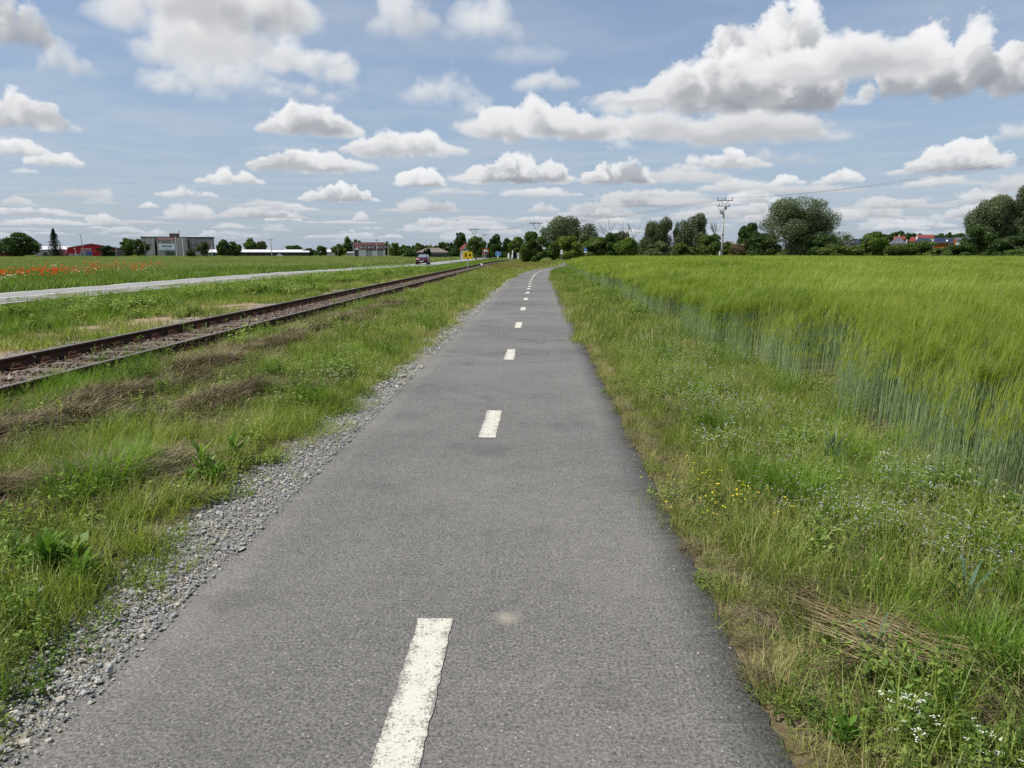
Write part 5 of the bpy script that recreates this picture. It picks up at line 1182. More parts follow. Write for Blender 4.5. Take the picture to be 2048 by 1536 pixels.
# ------------------------------------------------------------ buildings
class Bld:
    """local frame: x along the front (picture pixels at distance D), y away from the camera, z up"""
    def __init__(s, name, label, cat_, x0, x1, D, group=None):
        s.D = D; s.c = (x0+x1)/2; p = xy(s.c, D); s.gz = float(tz(p[0], p[1])) if D < 400 else 0.0
        s.o = thing(name, label, cat_, (p[0], p[1], s.gz), -math.atan2(p[0], p[1]), group)
        s.k = D/F*math.hypot(1, (s.c-CX)/F)*1.0
    def X(s, px): return (px-s.c)*s.D/F/math.hypot(1, (s.c-CX)/F)*1.0
    def Z(s, py): return zat(py, s.D)-s.gz
    def box(s, part, px0, px1, py0, py1, mat, d0=0.0, d1=8.0, parent=None, label=None):
        b = MB(); z0 = 0 if py1 is None else s.Z(py1); b.box(s.X(px0), s.X(px1), d0, d1, z0, s.Z(py0)); o = b.build(part, mat, parent or s.o)
        if label: o['label'] = label
        return o
    def ridge(s, part, px0, px1, yr, ye, mat, depth=8.0, over=.4, hip=0.0, th=.18, d0=0.0):
        b = MB(); x0, x1 = s.X(px0), s.X(px1); zr, ze = s.Z(yr), s.Z(ye); m = d0+depth/2
        A = [(x0, d0-over, ze), (x1, d0-over, ze), (x1, d0+depth+over, ze), (x0, d0+depth+over, ze)]; Rg = [(x0+hip, m, zr), (x1-hip, m, zr)]
        b.face([A[0], A[1], Rg[1], Rg[0]]); b.face([A[2], A[3], Rg[0], Rg[1]]); b.face([A[1], A[2], Rg[1]]); b.face([A[3], A[0], Rg[0]])
        b.face([A[3], A[2], A[1], A[0]]); b.box(x0, x1, d0-over-.02, d0-over, ze-th, ze-.002)
        return b.build(part, mat, s.o)
    def window(s, px0, px1, py0, py1, d=0.0, frame='white', glass='glass', parent=None):
        f = MB(); x0, x1, z0, z1 = s.X(px0), s.X(px1), s.Z(py1), s.Z(py0); w = .06*max(1, s.D/200)
        f.box(x0-w, x1+w, d-.06, d-.003, z0-w, z0); f.box(x0-w, x1+w, d-.06, d-.003, z1, z1+w); f.box(x0-w, x0, d-.06, d-.003, z0, z1); f.box(x1, x1+w, d-.06, d-.003, z0, z1)
        fo = f.build('window', M[frame], parent or s.o); g = MB(); g.box(x0, x1, d-.04, d-.004, z0, z1); g.build('pane', M[glass], fo); return fo
def text(parent, body, x, y, z, size, mat, name='lettering', ext=.004, off=0.0, rx=R(90), align='CENTER', rz=0.0, sx=1.0):
    c = bpy.data.curves.new(name, 'FONT'); c.body = body; c.size = size; c.align_x = align; c.align_y = 'CENTER'; c.extrude = ext; c.offset = off; c.resolution_u = 3
    tmp = bpy.data.objects.new(name, c); COL.objects.link(tmp); dg = bpy.context.evaluated_depsgraph_get(); me = bpy.data.meshes.new_from_object(tmp.evaluated_get(dg))
    COL.objects.unlink(tmp); bpy.data.objects.remove(tmp); me.materials.clear(); me.materials.append(mat)
    o = link(name, me, parent); o.location = (x, y, z); o.rotation_euler = (rx, 0, rz); o.scale = (sx, 1, 1); return o

b = Bld('boundary_wall', 'long low brick red wall at the far left edge of the field', 'wall', -60, 38, 248); b.box('wall', -60, 38, 505, None, M['brick'], 0, .4); b.box('coping', -61, 39, 504.4, 505, M['darkfascia'], -.05, .45)
b = Bld('storage_shed', 'grey shed with white sloping roof left of the spruce', 'shed', 72, 150, 285)
b.box('wall', 72, 150, 499, None, M['greywall'], 0, 16); b.ridge('roof', 70, 165, 492.2, 499, M['whiteroof'], 16, .5); b.box('door', 86, 95, 505, None, M['darkfascia'], -.05, 0); b.window(74, 78, 503, 508)
b = Bld('white_annex', 'low white flat-roofed annex left of the red hall', 'building', 106, 137, 268)
b.box('wall', 106, 137, 499.5, None, M['whitewall'], 0, 8); b.box('roof', 105.5, 137, 498.8, 499.5, M['darkfascia'], -.2, 8.2); b.window(115.5, 119, 505, 509); b.window(120.5, 124, 505, 509); b.box('door', 132.5, 135.5, 506, None, M['darkfascia'], -.05, 0)
b = Bld('red_hall', 'large dark red hall with low gable and white lettering', 'hall', 137, 235, 265)
def gable(b, part, px0, pxa, px1, pye0, pya, pye1, mat, d0, d1):
    q = MB(); P = [(b.X(px0), 0.0), (b.X(px1), 0.0), (b.X(px1), b.Z(pye1)), (b.X(pxa), b.Z(pya)), (b.X(px0), b.Z(pye0))]
    q.face([(x, d0, z) for x, z in P]); q.face([(x, d1, z) for x, z in reversed(P)])
    for i in (0, 1, 4): j = (i+1) % 5; q.face([(P[i][0], d0, P[i][1]), (P[i][0], d1, P[i][1]), (P[j][0], d1, P[j][1]), (P[j][0], d0, P[j][1])][::-1])
    return q.build(part, mat, b.o)
gable(b, 'wall', 137, 184.5, 233, 496.3, 488.4, 496, M['redwall'], 0, 26)
for (xa, ya, xb, yb) in ((136, 496.1, 184.5, 488.0), (184.5, 488.0, 234.5, 495.7)):
    q = MB(); X0, Z0, X1, Z1 = b.X(xa), b.Z(ya), b.X(xb), b.Z(yb); q.hull8([(X0, -.4, Z0), (X1, -.4, Z1), (X1, 26.3, Z1), (X0, 26.3, Z0), (X0, -.4, Z0+.22), (X1, -.4, Z1+.22), (X1, 26.3, Z1+.22), (X0, 26.3, Z0+.22)]); q.build('roof', M['whiteroof'], b.o)
b.box('plinth', 138, 162, 507.3, None, M['greywall'], -.12, -.003); b.box('gutter_strip', 154, 160, 501.9, 502.4, M['creamwall'], -.1, -.003); b.box('gutter_strip', 186.5, 192.5, 501.7, 502.2, M['creamwall'], -.1, -.003)
g = b.box('gate', 163, 184.5, 502.8, None, M['winglass'], -.08, -.003); b.box('gate_frame', 162.4, 185.2, 502.1, 502.8, M['white'], -.14, -.003, g); b.box('gate_frame', 162.2, 163, 502.8, None, M['white'], -.14, -.003, g)
bp = b.box('blue_panel', 175, 184, 503.2, 509, paint('blue_print', (.03, .10, .42), .4, 0, .3, 1.2), -.12, -.085, g)
b.box('corner_trim', 232.6, 233.8, 496.5, None, M['white'], -.1, -.003); b.box('door', 228, 231.6, 503.5, None, M['glass'], -.06, -.003)
text(b.o, 'TAURI', b.X(177.0), -.06, b.Z(498.3), .78, M['white'], ext=.03, off=.02, sx=1.0)
q = MB(); cx_, cz_ = b.X(166.4), b.Z(498.3)
for d_ in ([(-.75, -.5), (-.3, .55), (-.1, .5), (-.5, -.5)], [(-.3, .55), (.15, -.35), (.0, -.45), (-.38, .35)], [(-.05, .1), (.55, -.5), (.35, -.6), (-.1, -.1)], [(-.45, -.15), (.1, -.1), (.1, -.25), (-.5, -.3)], [(-.35, .55), (.0, .85), (.1, .75), (-.1, .5)]):
    q.face([(cx_+x_*.72, -.08, cz_+z_*.62) for x_, z_ in d_][::-1]); q.face([(cx_+x_*.72, -.02, cz_+z_*.62) for x_, z_ in d_])
q.build('emblem', M['white'], b.o)
b = Bld('grey_annex', 'grey metal annex on the right side of the red hall', 'building', 234, 262, 272); b.box('wall', 234, 247.5, 497, None, M['greywall'], 0, 22); b.box('roof', 226, 248, 495.2, 496.8, M['whiteroof'], -.3, 22); b.box('low_wall', 247.5, 262, 504.5, None, M['brick'], 0, .5); b.window(237, 239, 500, 504); b.window(243, 245, 500, 504)

b = Bld('office_block', 'long grey concrete office block with billboard and flat roof', 'building', 284, 434, 300)
b.box('main_wall', 284, 433.5, 475, None, M['greywall2'], 14, 28); b.box('roof_fascia', 283.3, 434.3, 472.2, 475, M['darkfascia'], 13.6, 28.3)
tw = b.box('roof_tower', 341, 362, 465.6, 472.2, M['brick'], 16, 22); tw.data.materials[0] = paint('brown_tower', (.16, .10, .07), .9); b.box('tower_cap', 340.6, 362.4, 465, 465.6, M['darkfascia'], 15.8, 22.2)
b.box('stair_wing', 295, 311.5, 476.6, None, M['greywall'], 2, 14); b.box('recess', 311.5, 316.5, 478, None, M['darkfascia'], 6, 14); b.box('front_wing', 316.5, 376, 475.6, None, M['greywall'], 0, 14); b.box('side_bay', 376, 380.5, 479.5, None, M['darkfascia'], 1.5, 13.9)
for x in (352.8, 365.4, 372.0): b.box('wall_rib', x, x+.5, 476.5, None, M['creamwall'], -.25, -.003)
for x in (319.3, 327.3, 331.6, 336, 340.2): b.window(x, x+1.7, 481.2, 486, 0, 'greywall2')
for x in (301, 303.5): b.window(x, x+1.6, 488, 491, 2, 'greywall2')
b.box('door', 302.5, 306, 502, None, M['creamwall'], 1.9, 1.997)
can = b.box('entrance', 333, 348.5, 503.8, None, M['glass'], -.2, -.003); b.box('canopy', 331.5, 349.5, 503.0, 503.8, M['darkfascia'], -1.6, -.003, can)
bb = b.box('billboard', 320, 351.5, 487.6, 500.2, M['billboard'], -.35, -.05)
pl = MB(); cx0, cx1, cz = b.X(328.3), b.X(342.8), b.Z(492.5); rd = 1.6/F*b.D*.98
pts = [(cx1+math.cos(a)*rd, cz+math.sin(a)*rd) for a in np.linspace(-math.pi/2, math.pi/2, 8)]+[(cx0+math.cos(a)*rd, cz+math.sin(a)*rd) for a in np.linspace(math.pi/2, 3*math.pi/2, 8)]
pl.face([(x, -.37, z) for x, z in pts]); pl.build('logo_plate', M['black'], bb)
lt = MB()
for k in range(8): lt.box(b.X(329.5+k*1.55), b.X(330.6+k*1.55), -.40, -.374, b.Z(493.3+(k % 2)*.2), b.Z(491.9-(k % 3 == 0)*.3))
lt.build('lettering', M['white'], bb); lt = MB()
for k in range(7): lt.box(b.X(331.5+k*1.4), b.X(332.5+k*1.4), -.40, -.354, b.Z(498.7), b.Z(497.8))
lt.build('small_lettering', M['darkfascia'], bb)
bn = b.box('red_banner', 317.5, 351, 477.6, 480, paint('banner_red', (.55, .07, .06), .6), -.2, -.003); lt = MB()
for a_, c_ in ((319.5, 326.5), (328, 337), (338.5, 343.5), (344.5, 349)):
    k_ = a_
    while k_ < c_: lt.box(b.X(k_), b.X(min(k_+.85, c_)), -.24, -.205, b.Z(479.4), b.Z(478.2)); k_ += 1.2
lt.build('lettering', M['white'], bn)
for k in range(22):
    x = 370.5+k*2.85
    if x > 376.5: b.window(x, x+1.9, 476.3, 478.8, 14, 'greywall2', 'winglass')
b.box('ledge', 380.5, 433, 486.2, 487, M['creamwall'], 13.7, 13.997); b.box('ledge', 380.5, 433, 481.3, 483.6, M['greywall'], 13.85, 13.997)
for k in range(14):
    x = 382+k*3.6; b.window(x, x+2.4, 487.8, 490.6, 14, 'greywall2')
for k in range(8):
    x = 388+k*5.4; b.window(x, x+2.4, 500.2, 504, 14, 'whitewall')
ah = MB(); ah.tube([(b.X(362), 19, b.Z(465)), (b.X(362), 19, b.Z(459.5))], .08, 4); ah.tube([(b.X(360.5), 19, b.Z(461.5)), (b.X(363.5), 19, b.Z(461))], .08, 4); ah.tube([(b.X(360.8), 19, b.Z(460)), (b.X(361.8), 19, b.Z(461.6))], .08, 4); ah.build('roof_antenna', M['darksteel'], b.o)
b = Bld('white_tent', 'white roofed shelter with blue wall at the office block corner', 'shelter', 416, 438, 262); b.box('wall', 420, 431, 504.6, None, M['blue'], 0, 5).data.materials[0] = paint('teal_wall', (.05, .14, .2), .7); b.ridge('roof', 416.5, 438, 498.8, 504.4, M['whiteroof'], 6, .4, .8)
b = Bld('parked_van', 'small white vehicle parked by the office block', 'van', 391, 400, 262)
b.box('body', 391.5, 399.5, 504.4, 508.5, M['white'], 0, 1.8); b.box('windows', 392.5, 398.5, 504.9, 506.2, M['glass'], -.03, 0)
q = MB(); [q.tube([(b.X(x), -.05, .35), (b.X(x), .2, .35)], .34, 10) for x in (393, 398)]; q.build('wheel', M['tyre'], b.o)
b = Bld('long_shed', 'very long low shed with pale metal roof behind the crop field', 'shed', 462, 620, 280)
b.box('wall', 464, 618, 503.4, None, M['darkfascia'], .6, 18); b.ridge('roof', 462, 620, 499.0, 504.2, M['whiteroof'], 18, .7)
for k in range(12): b.box('post', 466+k*13.4, 466.5+k*13.4, 503.8, None, M['concrete'], -.1, .1)
b.box('ridge_vent', 540, 570, 498.3, 499.1, M['darkfascia'], 8.6, 9.5)
b = Bld('parked_car', 'white car parked before the long shed', 'car', 552, 568, 262)
q = MB(); x0, x1 = b.X(553), b.X(567); q.hull8([(x0, 0, .3), (x1, 0, .3), (x1, 1.7, .3), (x0, 1.7, .3), (x0+.1, 0, 1.1), (x1-.2, 0, 1.0), (x1-.2, 1.7, 1.0), (x0+.1, 1.7, 1.1)]); q.hull8([(x0+.5, .05, 1.09), (x1-.8, .05, 1.05), (x1-.8, 1.65, 1.05), (x0+.5, 1.65, 1.09), (x0+.9, .15, 1.55), (x1-1.3, .15, 1.55), (x1-1.3, 1.5, 1.55), (x0+.9, 1.5, 1.55)], 0); q.build('body', M['white'], b.o)
q = MB(); q.box(x0+.85, x1-1.2, .02, .05, 1.12, 1.45); q.build('window', M['glass'], b.o)
for w_ in (x0+.6, x1-.6): q = MB(); q.tube([(w_, -.03, .32), (w_, .2, .32)], .32, 10); q.build('wheel', M['tyre'], b.o)
b = Bld('farm_shed', 'small white roofed shed right of the dark field trees', 'shed', 652, 672, 290); b.box('wall', 653, 670, 503.5, None, M['whitewall'], 0, 8); b.ridge('roof', 652, 672, 499.2, 503.8, M['whiteroof'], 8)
b = Bld('farm_shed', 'low white roofed lean-to at the left gable of the maroon-roofed house', 'shed', 692, 708, 282); b.box('wall', 693, 708, 505, None, M['creamwall'], 0, 6); b.ridge('roof', 692, 708, 502.8, 505, M['whiteroof'], 6)
b = Bld('maroon_roof_house', 'white house with maroon roof and three white dormers', 'house', 707, 771, 255)
b.box('wall', 708, 770, 497.5, None, M['whitewall'], 0, 9); rf = b.ridge('roof', 708.5, 770.5, 484.3, 497.8, M['maroon'], 9, .35, .0)
b.box('gable_front', 707.2, 708, 488, None, M['whitewall'], -.3, 8.4); b.box('balcony', 710.5, 717.5, 496, 499.8, M['whitewall'], -.6, -.003); b.box('recess', 710, 717.6, 500, None, M['darkfascia'], -.05, -.003); b.box('chimney', 715.6, 717.4, 482.4, 485.2, M['whitewall'], 4, 4.8, rf)
for x in (722, 738, 755):
    dm = b.box('dormer', x, x+11, 491.6, 496.4, M['whitewall'], .3, 4); b.box('dormer_roof', x-.7, x+11.7, 490.7, 491.6, M['maroon'], .0, 4.3, dm)
    for w_ in (3.2, 6.4): b.window(x+w_, x+w_+1.9, 493, 495.6, .3, 'creamwall', 'glass', dm)
b.box('garage_door', 734.5, 744, 501, None, M['greywall'], -.05, -.003); b.box('garage_door', 754.5, 766, 501, None, M['greywall'], -.05, -.003); b.box('door', 733, 734.2, 501.4, None, M['darkfascia'], -.05, -.003); b.box('canopy', 733, 767, 499.8, 500.6, M['darkfascia'], -.3, -.003)
b = Bld('bungalow', 'low bungalow with wide brown hipped roof', 'house', 833, 898, 215); b.box('wall', 836, 895, 504, None, M['darkfascia'], 0, 10); b.ridge('roof', 833, 898, 495.4, 504.4, M['browntile'], 10, .5, 2.8)
for k in range(5): b.window(862+k*6.4, 865.5+k*6.4, 505.2, 507.5, 0)
b = Bld('red_gable_house', 'small white house with red roof partly behind trees', 'house', 918, 936, 215)
b.box('wall', 921, 936, 500, None, M['whitewall'], 0, 7); q = MB(); P = [(b.X(918), b.Z(498)), (b.X(930.5), b.Z(487.5)), (b.X(941), b.Z(498))]
gb = MB(); gb.face([(P[0][0]+.5, -.001, P[0][1]), (P[2][0], -.001, P[2][1]), (P[1][0], -.001, P[1][1])]); gb.build('gable', M['whitewall'], b.o)
for i in (0, 1):
    (x0, z0), (x1, z1) = P[i], P[i+1]; q.hull8([(x0, -.5, z0), (x1, -.5, z1), (x1, 8, z1), (x0, 8, z0), (x0, -.5, z0+.2), (x1, -.5, z1+.2), (x1, 8, z1+.2), (x0, 8, z0+.2)])
q.hull8([(b.X(919), -6, b.Z(499.5)), (b.X(925), -6, b.Z(499.5)), (b.X(934), -.5, b.Z(488.4)), (b.X(929), -.5, b.Z(488.4)), (b.X(919), -6, b.Z(498.8)), (b.X(925), -6, b.Z(498.8)), (b.X(934), -.5, b.Z(487.8)), (b.X(929), -.5, b.Z(487.8))])
q.build('roof', M['redtile'], b.o)
b = Bld('bus_shelter', 'dark green shelter beside the white box at the crossing', 'shelter', 1026, 1035, 180)
b.box('back_wall', 1026.5, 1034, 505.3, None, paint('dark_green_panel', (.01, .06, .05), .6), 1.5, 1.6); b.box('side_wall', 1026.3, 1026.8, 505.3, None, M['darksteel'], 0, 1.6); b.box('roof', 1026, 1034.5, 504.6, 505.3, M['darksteel'], -.3, 1.8)
b = Bld('electric_cabinet', 'white square cabinet right of the dark green shelter', 'cabinet', 1034, 1038, 165); b.box('body', 1034, 1038, 506, None, M['white'], 0, .6); b.box('symbol', 1035.4, 1036.6, 509, 511.5, M['darksteel'], -.02, -.003)
VG = 'village houses behind the hedge'
b = Bld('village_house', 'grey roofed house just right of the huge willow', 'house', 1660, 1686, 250, VG); b.box('wall', 1662, 1682, 484, None, M['creamwall'], 0, 8); b.ridge('roof', 1660, 1680.5, 475, 484.5, M['slateroof'], 8); b.box('gable', 1680.6, 1682.2, 477, None, M['brick'], 0, 8)
b = Bld('village_house', 'dark roof with white gable edge left of the bright bush', 'house', 1682, 1700, 260, VG); b.box('wall', 1684, 1698, 486, None, M['whitewall'], 0, 8); b.ridge('roof', 1682, 1698, 480, 486.5, M['slateroof'], 8)
b = Bld('village_house', 'low black roofed house touching the bright yellow green bush', 'house', 1695, 1722, 245, VG); b.box('wall', 1697, 1720, 486.5, None, M['greywall'], 0, 8); b.ridge('roof', 1694, 1722, 477, 487, M['blackroof'], 8, .4, 1.5); b.window(1702, 1705, 483, 485, -.2)
b = Bld('village_house', 'house with large slate grey hipped roof and two skylights', 'house', 1774, 1814, 240, VG); b.box('wall', 1778, 1810, 487, None, M['creamwall'], 0, 9); rf = b.ridge('roof', 1774, 1812.5, 475, 487.3, M['slateroof'], 9, .4, 2.2); b.box('skylight', 1791.5, 1793.5, 483, 484.6, M['white'], -.2, .8, rf); b.box('skylight', 1799, 1801, 483, 484.6, M['white'], -.2, .8, rf); b.box('gable', 1809, 1812, 479, None, M['greywall'], -.1, 6)
b = Bld('village_house', 'small orange roof behind the slate grey roof', 'house', 1784, 1806, 290, VG); b.box('wall', 1785, 1805, 478, None, M['creamwall'], 0, 8); b.ridge('roof', 1784, 1808, 472.5, 478, M['redtile'], 8); b.box('chimney', 1794, 1795.6, 469, 473.5, M['whitewall'], 3, 4)
b = Bld('village_house', 'bright green walled house with red roof left of the black roof', 'house', 1814, 1832, 248, VG); b.box('wall', 1816, 1826, 482, None, M['greenwall'], 0, 7); b.ridge('roof', 1814, 1832, 473.3, 482.3, M['redtile'], 7, .4, .8)
b = Bld('village_house', 'white gabled house with long red tile roof, highest of the village', 'house', 1829, 1864, 275, VG); b.box('wall', 1830, 1863, 475, None, M['whitewall'], 0, 8); b.ridge('roof', 1829, 1864, 469, 475.3, M['redtile'], 8); b.box('gable', 1828.6, 1832, 472.5, None, M['whitewall'], -.5, 8)
b = Bld('village_house', 'long black roofed house between green wall and solar roof', 'house', 1824, 1866, 238, VG); b.box('wall', 1827, 1862, 484.5, None, M['whitewall'], 0, 9); b.ridge('roof', 1824, 1864, 474.8, 485, M['blackroof'], 9, .4, 1.5); b.box('gable_trim', 1862.5, 1865.5, 478, None, M['whitewall'], -.1, 7)
b = Bld('village_house', 'orange walled house with black roof and solar panels', 'house', 1864, 1908, 232, VG); b.box('wall', 1866, 1907.5, 485, None, M['orange'], 0, 9); rf = b.ridge('roof', 1864, 1904.5, 475, 486, M['blackroof'], 9, .4, 0); b.box('gable', 1904.6, 1908.2, 477.5, None, M['red'], -.1, 8).data.materials[0] = M['orange']
zr, ze = b.Z(475), b.Z(486); m_ = 4.5
def onroof(px0, px1, a0, a1, mat, part, up=.05):
    q = MB(); f = lambda x, a, u: (b.X(x), -.4+(m_+.4)*a, ze+(zr-ze)*a+u)
    q.hull8([f(px0, a0, .005), f(px1, a0, .005), f(px1, a1, .005), f(px0, a1, .005), f(px0, a0, up), f(px1, a0, up), f(px1, a1, up), f(px0, a1, up)]); q.build(part, mat, rf)
for r_ in range(3):
    for k in range(6):
        if r_ == 0 and k > 3: continue
        onroof(1868.5+k*2.9, 1871+k*2.9, .35+r_*.2, .53+r_*.2, M['solar'], 'solar_panel')
onroof(1889.5, 1892.5, .3, .5, M['white'], 'skylight', .12)
for k in range(3): onroof(1893.5+k*2.6, 1895.7+k*2.6, .3, .55, M['solar'], 'solar_panel')
b = Bld('village_house', 'white house glimpsed left of the tall loose tree', 'house', 1906, 1926, 262, VG); b.box('wall', 1907, 1926, 480, None, M['whitewall'], 0, 8); b.ridge('roof', 1906, 1927, 474.5, 480.4, M['slateroof'], 8); b.window(1911, 1913, 481, 483)
b = Bld('village_house', 'white house seen between the two tall right-hand trees', 'house', 2000, 2030, 240, VG); b.box('wall', 2000, 2030, 484, None, M['whitewall'], 0, 8); b.ridge('roof', 1999, 2031, 478, 484.4, M['whiteroof'], 8)
b = Bld('village_house', 'brownish roofed house hidden behind the hedge by the concrete pole', 'house', 1452, 1472, 200, VG); b.box('wall', 1453, 1470, 489, None, M['creamwall'], 0, 7); b.ridge('roof', 1451, 1472, 482, 489.5, M['browntile'], 7, .4, 1)

# ------------------------------------------------------------ poles and wires
def pole_base(name, label, cat_, px, D, group=None):
    p = xy(px, D); gz = float(tz(p[0], p[1])); return thing(name, label, cat_, (p[0], p[1], gz), YAW, group), p, gz
def insul(b, x, y, z, h=.3, r=.06, m=0):
    for k in range(4): b.tube([(x, y, z+k*h/4), (x, y, z+(k+.55)*h/4)], [r*1.0, r*.55], 8, m)
    b.tube([(x, y, z), (x, y, z+h)], r*.45, 6, m)
AD = 110
t, pA, gzA = pole_base('power_pole', 'tall concrete power pole with switchgear at the barley field edge', 'power pole', 1443, AD)
kA = AD/F; zt_ = zat(408, AD)
q = MB(); q.tube([(0, 0, -.2), (0, 0, zat(478, AD)), (.02, 0, zt_)], [.19, .15, .11], 10); q.build('shaft', M['concrete'], t, True)
q = MB(); q.box(-.21, .21, -.21, .21, zat(503, AD), zat(501.6, AD)); q.box(-.19, .19, -.19, .19, zat(469.6, AD), zat(469, AD)); q.build('steel_band', M['darksteel'], t)
za = zat(401.3, AD); zb = zat(412.4, AD)
q = MB(); q.box(-.95, 1.2, -.05, .05, za-.04, za+.04); q.tube([(0, 0, zb+.1), (-.5, 0, za)], .035, 5); q.tube([(0, 0, zb+.1), (.7, 0, za)], .035, 5); q.build('upper_crossarm', M['darksteel'], t)
q = MB(); q.box(-.95, .85, -.06, .06, zb-.05, zb+.05); q.tube([(.7, 0, zb), (.1, 0, zb-.6)], .025, 5); q.build('lower_crossarm', M['darksteel'], t)
for x in (-.92, .12, 1.15): q = MB(); insul(q, x, 0, za+.04, .36, .075); q.build('insulator', M['porcelain'], t, True)
for x in (-.66, .74): q = MB(); insul(q, x, 0, zb+.05, .3, .07); q.build('insulator', M['porcelain'], t, True)
q = MB(); zc_ = zat(425, AD); q.box(-.5, -.12, -.2, .1, zc_-.25, zc_+.1); q.box(-.62, .05, -.08, .08, zc_+.12, zc_+.18); q.tube([(-.55, 0, zc_+.1), (-.1, 0, zc_-.45)], .03, 5); q.build('switch_box', M['steel'], t)
for x in (-.55, -.3, -.05): q = MB(); insul(q, x, -.05, zc_+.18, .28, .07); q.build('insulator', M['porcelain'], t, True)
q = MB(); q.box(.1, .35, -.12, .12, zb-.5, zb-.1); q.build('switch_drive', M['darksteel'], t)
q = MB(); q.tube([(-1.15, 0, za-.1), (-1.0, 0, za-.8), (-.75, 0, za-1.3), (-.55, 0, zc_+.5)], .014, 4); q.tube([(-.9, 0, za), (-.6, 0, zb+.35)], .014, 4); q.tube([(-.5, 0, zc_+.2), (-.66, 0, zb+.3)], .014, 4); q.build('jumper_cable', M['wire'], t)
b = Bld('white_marker_board', 'narrow white panel standing at the foot of the concrete pole', 'panel', 1437.4, 1440, 112); b.box('panel', 1437.4, 1440, 502.5, None, M['white'], 0, .1); b.box('stand', 1438.4, 1439, 501.8, None, M['steel'], .1, .16)
def vpole(px, ytop, D, label, span, yv):
    t, p, gz = pole_base('power_pole', label, 'power pole', px, D, 'forked power poles over the trees')
    zt2 = zat(ytop, D)-gz; zv = zat(yv, D)-gz; hw = span/2*D/F
    q = MB(); q.tube([(0, 0, -.2), (0, 0, zv)], [.2, .14], 8); q.build('shaft', M['concrete'], t, True)
    q = MB()
    for s_ in (-1, 1): q.tube([(s_*.08, 0, zv-.4), (s_*hw*.55, 0, zt2)], [.13, .10], 6)
    q.build('fork', M['concrete'], t); q = MB(); q.box(-hw, hw, -.08, .08, zt2-.08, zt2+.08); q.build('crossarm', M['darksteel'], t)
    for x in (-.9, -.35, .35, .9): q = MB(); insul(q, x*hw, 0, zt2+.08, .3, .09); q.build('insulator', M['porcelain'], t, True)
    return t, p, zt2+gz
tB, pB, zB = vpole(1072, 446.8, 216, 'forked concrete power pole above the tree at the path bend', 26, 457)
tC, pC, zC = vpole(948, 459.2, 285, 'smaller forked power pole above the trees left of the bend', 20, 468)
t, p, gz = pole_base('utility_pole', 'thin pole with short crossarm behind the warning board', 'utility pole', 969, 190); zt2 = zat(469, 190)-gz
q = MB(); q.tube([(0, 0, 0), (-.15, 0, zt2)], [.11, .08], 6); q.build('shaft', M['concrete'], t); q = MB(); q.box(-.6, .55, -.05, .05, zt2-.15, zt2-.05); q.tube([(.5, 0, zt2-.1), (.6, 0, zt2+.15)], .04, 4); q.build('crossarm', M['darksteel'], t)
def simple_pole(px, yt, D, label, lean=0.0, arm=.9, r=.11, cat_='utility pole', name='utility_pole', mat='concrete', lamp=False):
    t, p, gz = pole_base(name, label, cat_, px, D); z = zat(yt, D)-gz; q = MB(); q.tube([(0, 0, -.1), (lean*z, 0, z)], [r*1.2, r*.8], 6); q.build('shaft', M[mat], t)
    if arm: q = MB(); q.box(lean*z-arm, lean*z+arm, -.06, .06, z-.35, z-.22); q.build('crossarm', M['darksteel'], t)
    if lamp: q = MB(); q.box(lean*z-.3, lean*z+.3, -.25, .1, z, z+.16); q.build('lamp_head', M['white'], t)
simple_pole(543.5, 478, 270, 'pole with crossarm standing before the long shed', 0, 1.1)
simple_pole(170, 467.5, 258, 'leaning steel mast in front of the red hall', -.125, 0, .13, 'mast', 'leaning_mast', 'steel')
simple_pole(152.5, 497.5, 256, 'short street lamp at the left side of the red hall', -.08, 0, .08, 'street lamp', 'street_lamp', 'white', True)
simple_pole(367, 474, 262, 'pale lamp post before the office front wing', 0, 0, .10, 'street lamp', 'street_lamp', 'white', True)
simple_pole(353.5, 472.5, 266, 'thin pale flagpole left of the lamp post at the office block', 0, 0, .08, 'flagpole', 'flagpole', 'white')
simple_pole(388, 473, 270, 'flagpole before the right part of the office block', 0, 0, .08, 'flagpole', 'flagpole', 'steel')
simple_pole(424.5, 487, 258, 'white post at the right end of the office block', 0, 0, .1, 'post', 'white_post', 'white')
simple_pole(754, 478.5, 250, 'pole in front of the maroon-roofed house', 0, .5)
simple_pole(776.5, 488, 255, 'thin pole right of the maroon-roofed house', 0, 0, .06, 'post', 'thin_post', 'white')
simple_pole(676, 496, 262, 'thin pole in front of the broad green tree', 0, 0, .05, 'post', 'thin_post', 'steel')
def wire(a, b, sag, label, r=.012):
    q = MB(); n = 24; pts = [(a[0]+(b[0]-a[0])*t, a[1]+(b[1]-a[1])*t, a[2]+(b[2]-a[2])*t-sag*4*t*(1-t)) for t in np.linspace(0, 1, n)]; q.tube(pts, r, 4)
    tag(q.build('overhead_wire', M['wire']), label, 'wire', 'overhead power wires')
pE = xy(2560, 40); zE = 9.1
nm = ['left', 'middle', 'right']
for k, x in enumerate((-.92, .12, 1.15)):
    a = (pA[0]+x, pA[1], za+.38+gzA); wire(a, (pE[0]+x*.6+k*.1, pE[1]+x*.8, zE-.4+.42*k), 1.1, '%s of the three wires rising from the concrete pole to the right' % ['lowest', 'middle', 'highest'][k], .008)
    b_ = (pB[0]+(x-.1)*1.4, pB[1], zB+.35); wire((pA[0]+x, pA[1], za+.38+gzA), b_, 1.0, '%s of the three wires from the concrete pole to the nearer forked pole' % ['lowest', 'middle', 'highest'][k], .015)
    wire(b_, (pC[0]+(x-.1)*1.4, pC[1], zC+.35), 1.2, '%s of the three wires between the two forked poles' % nm[k], .02)

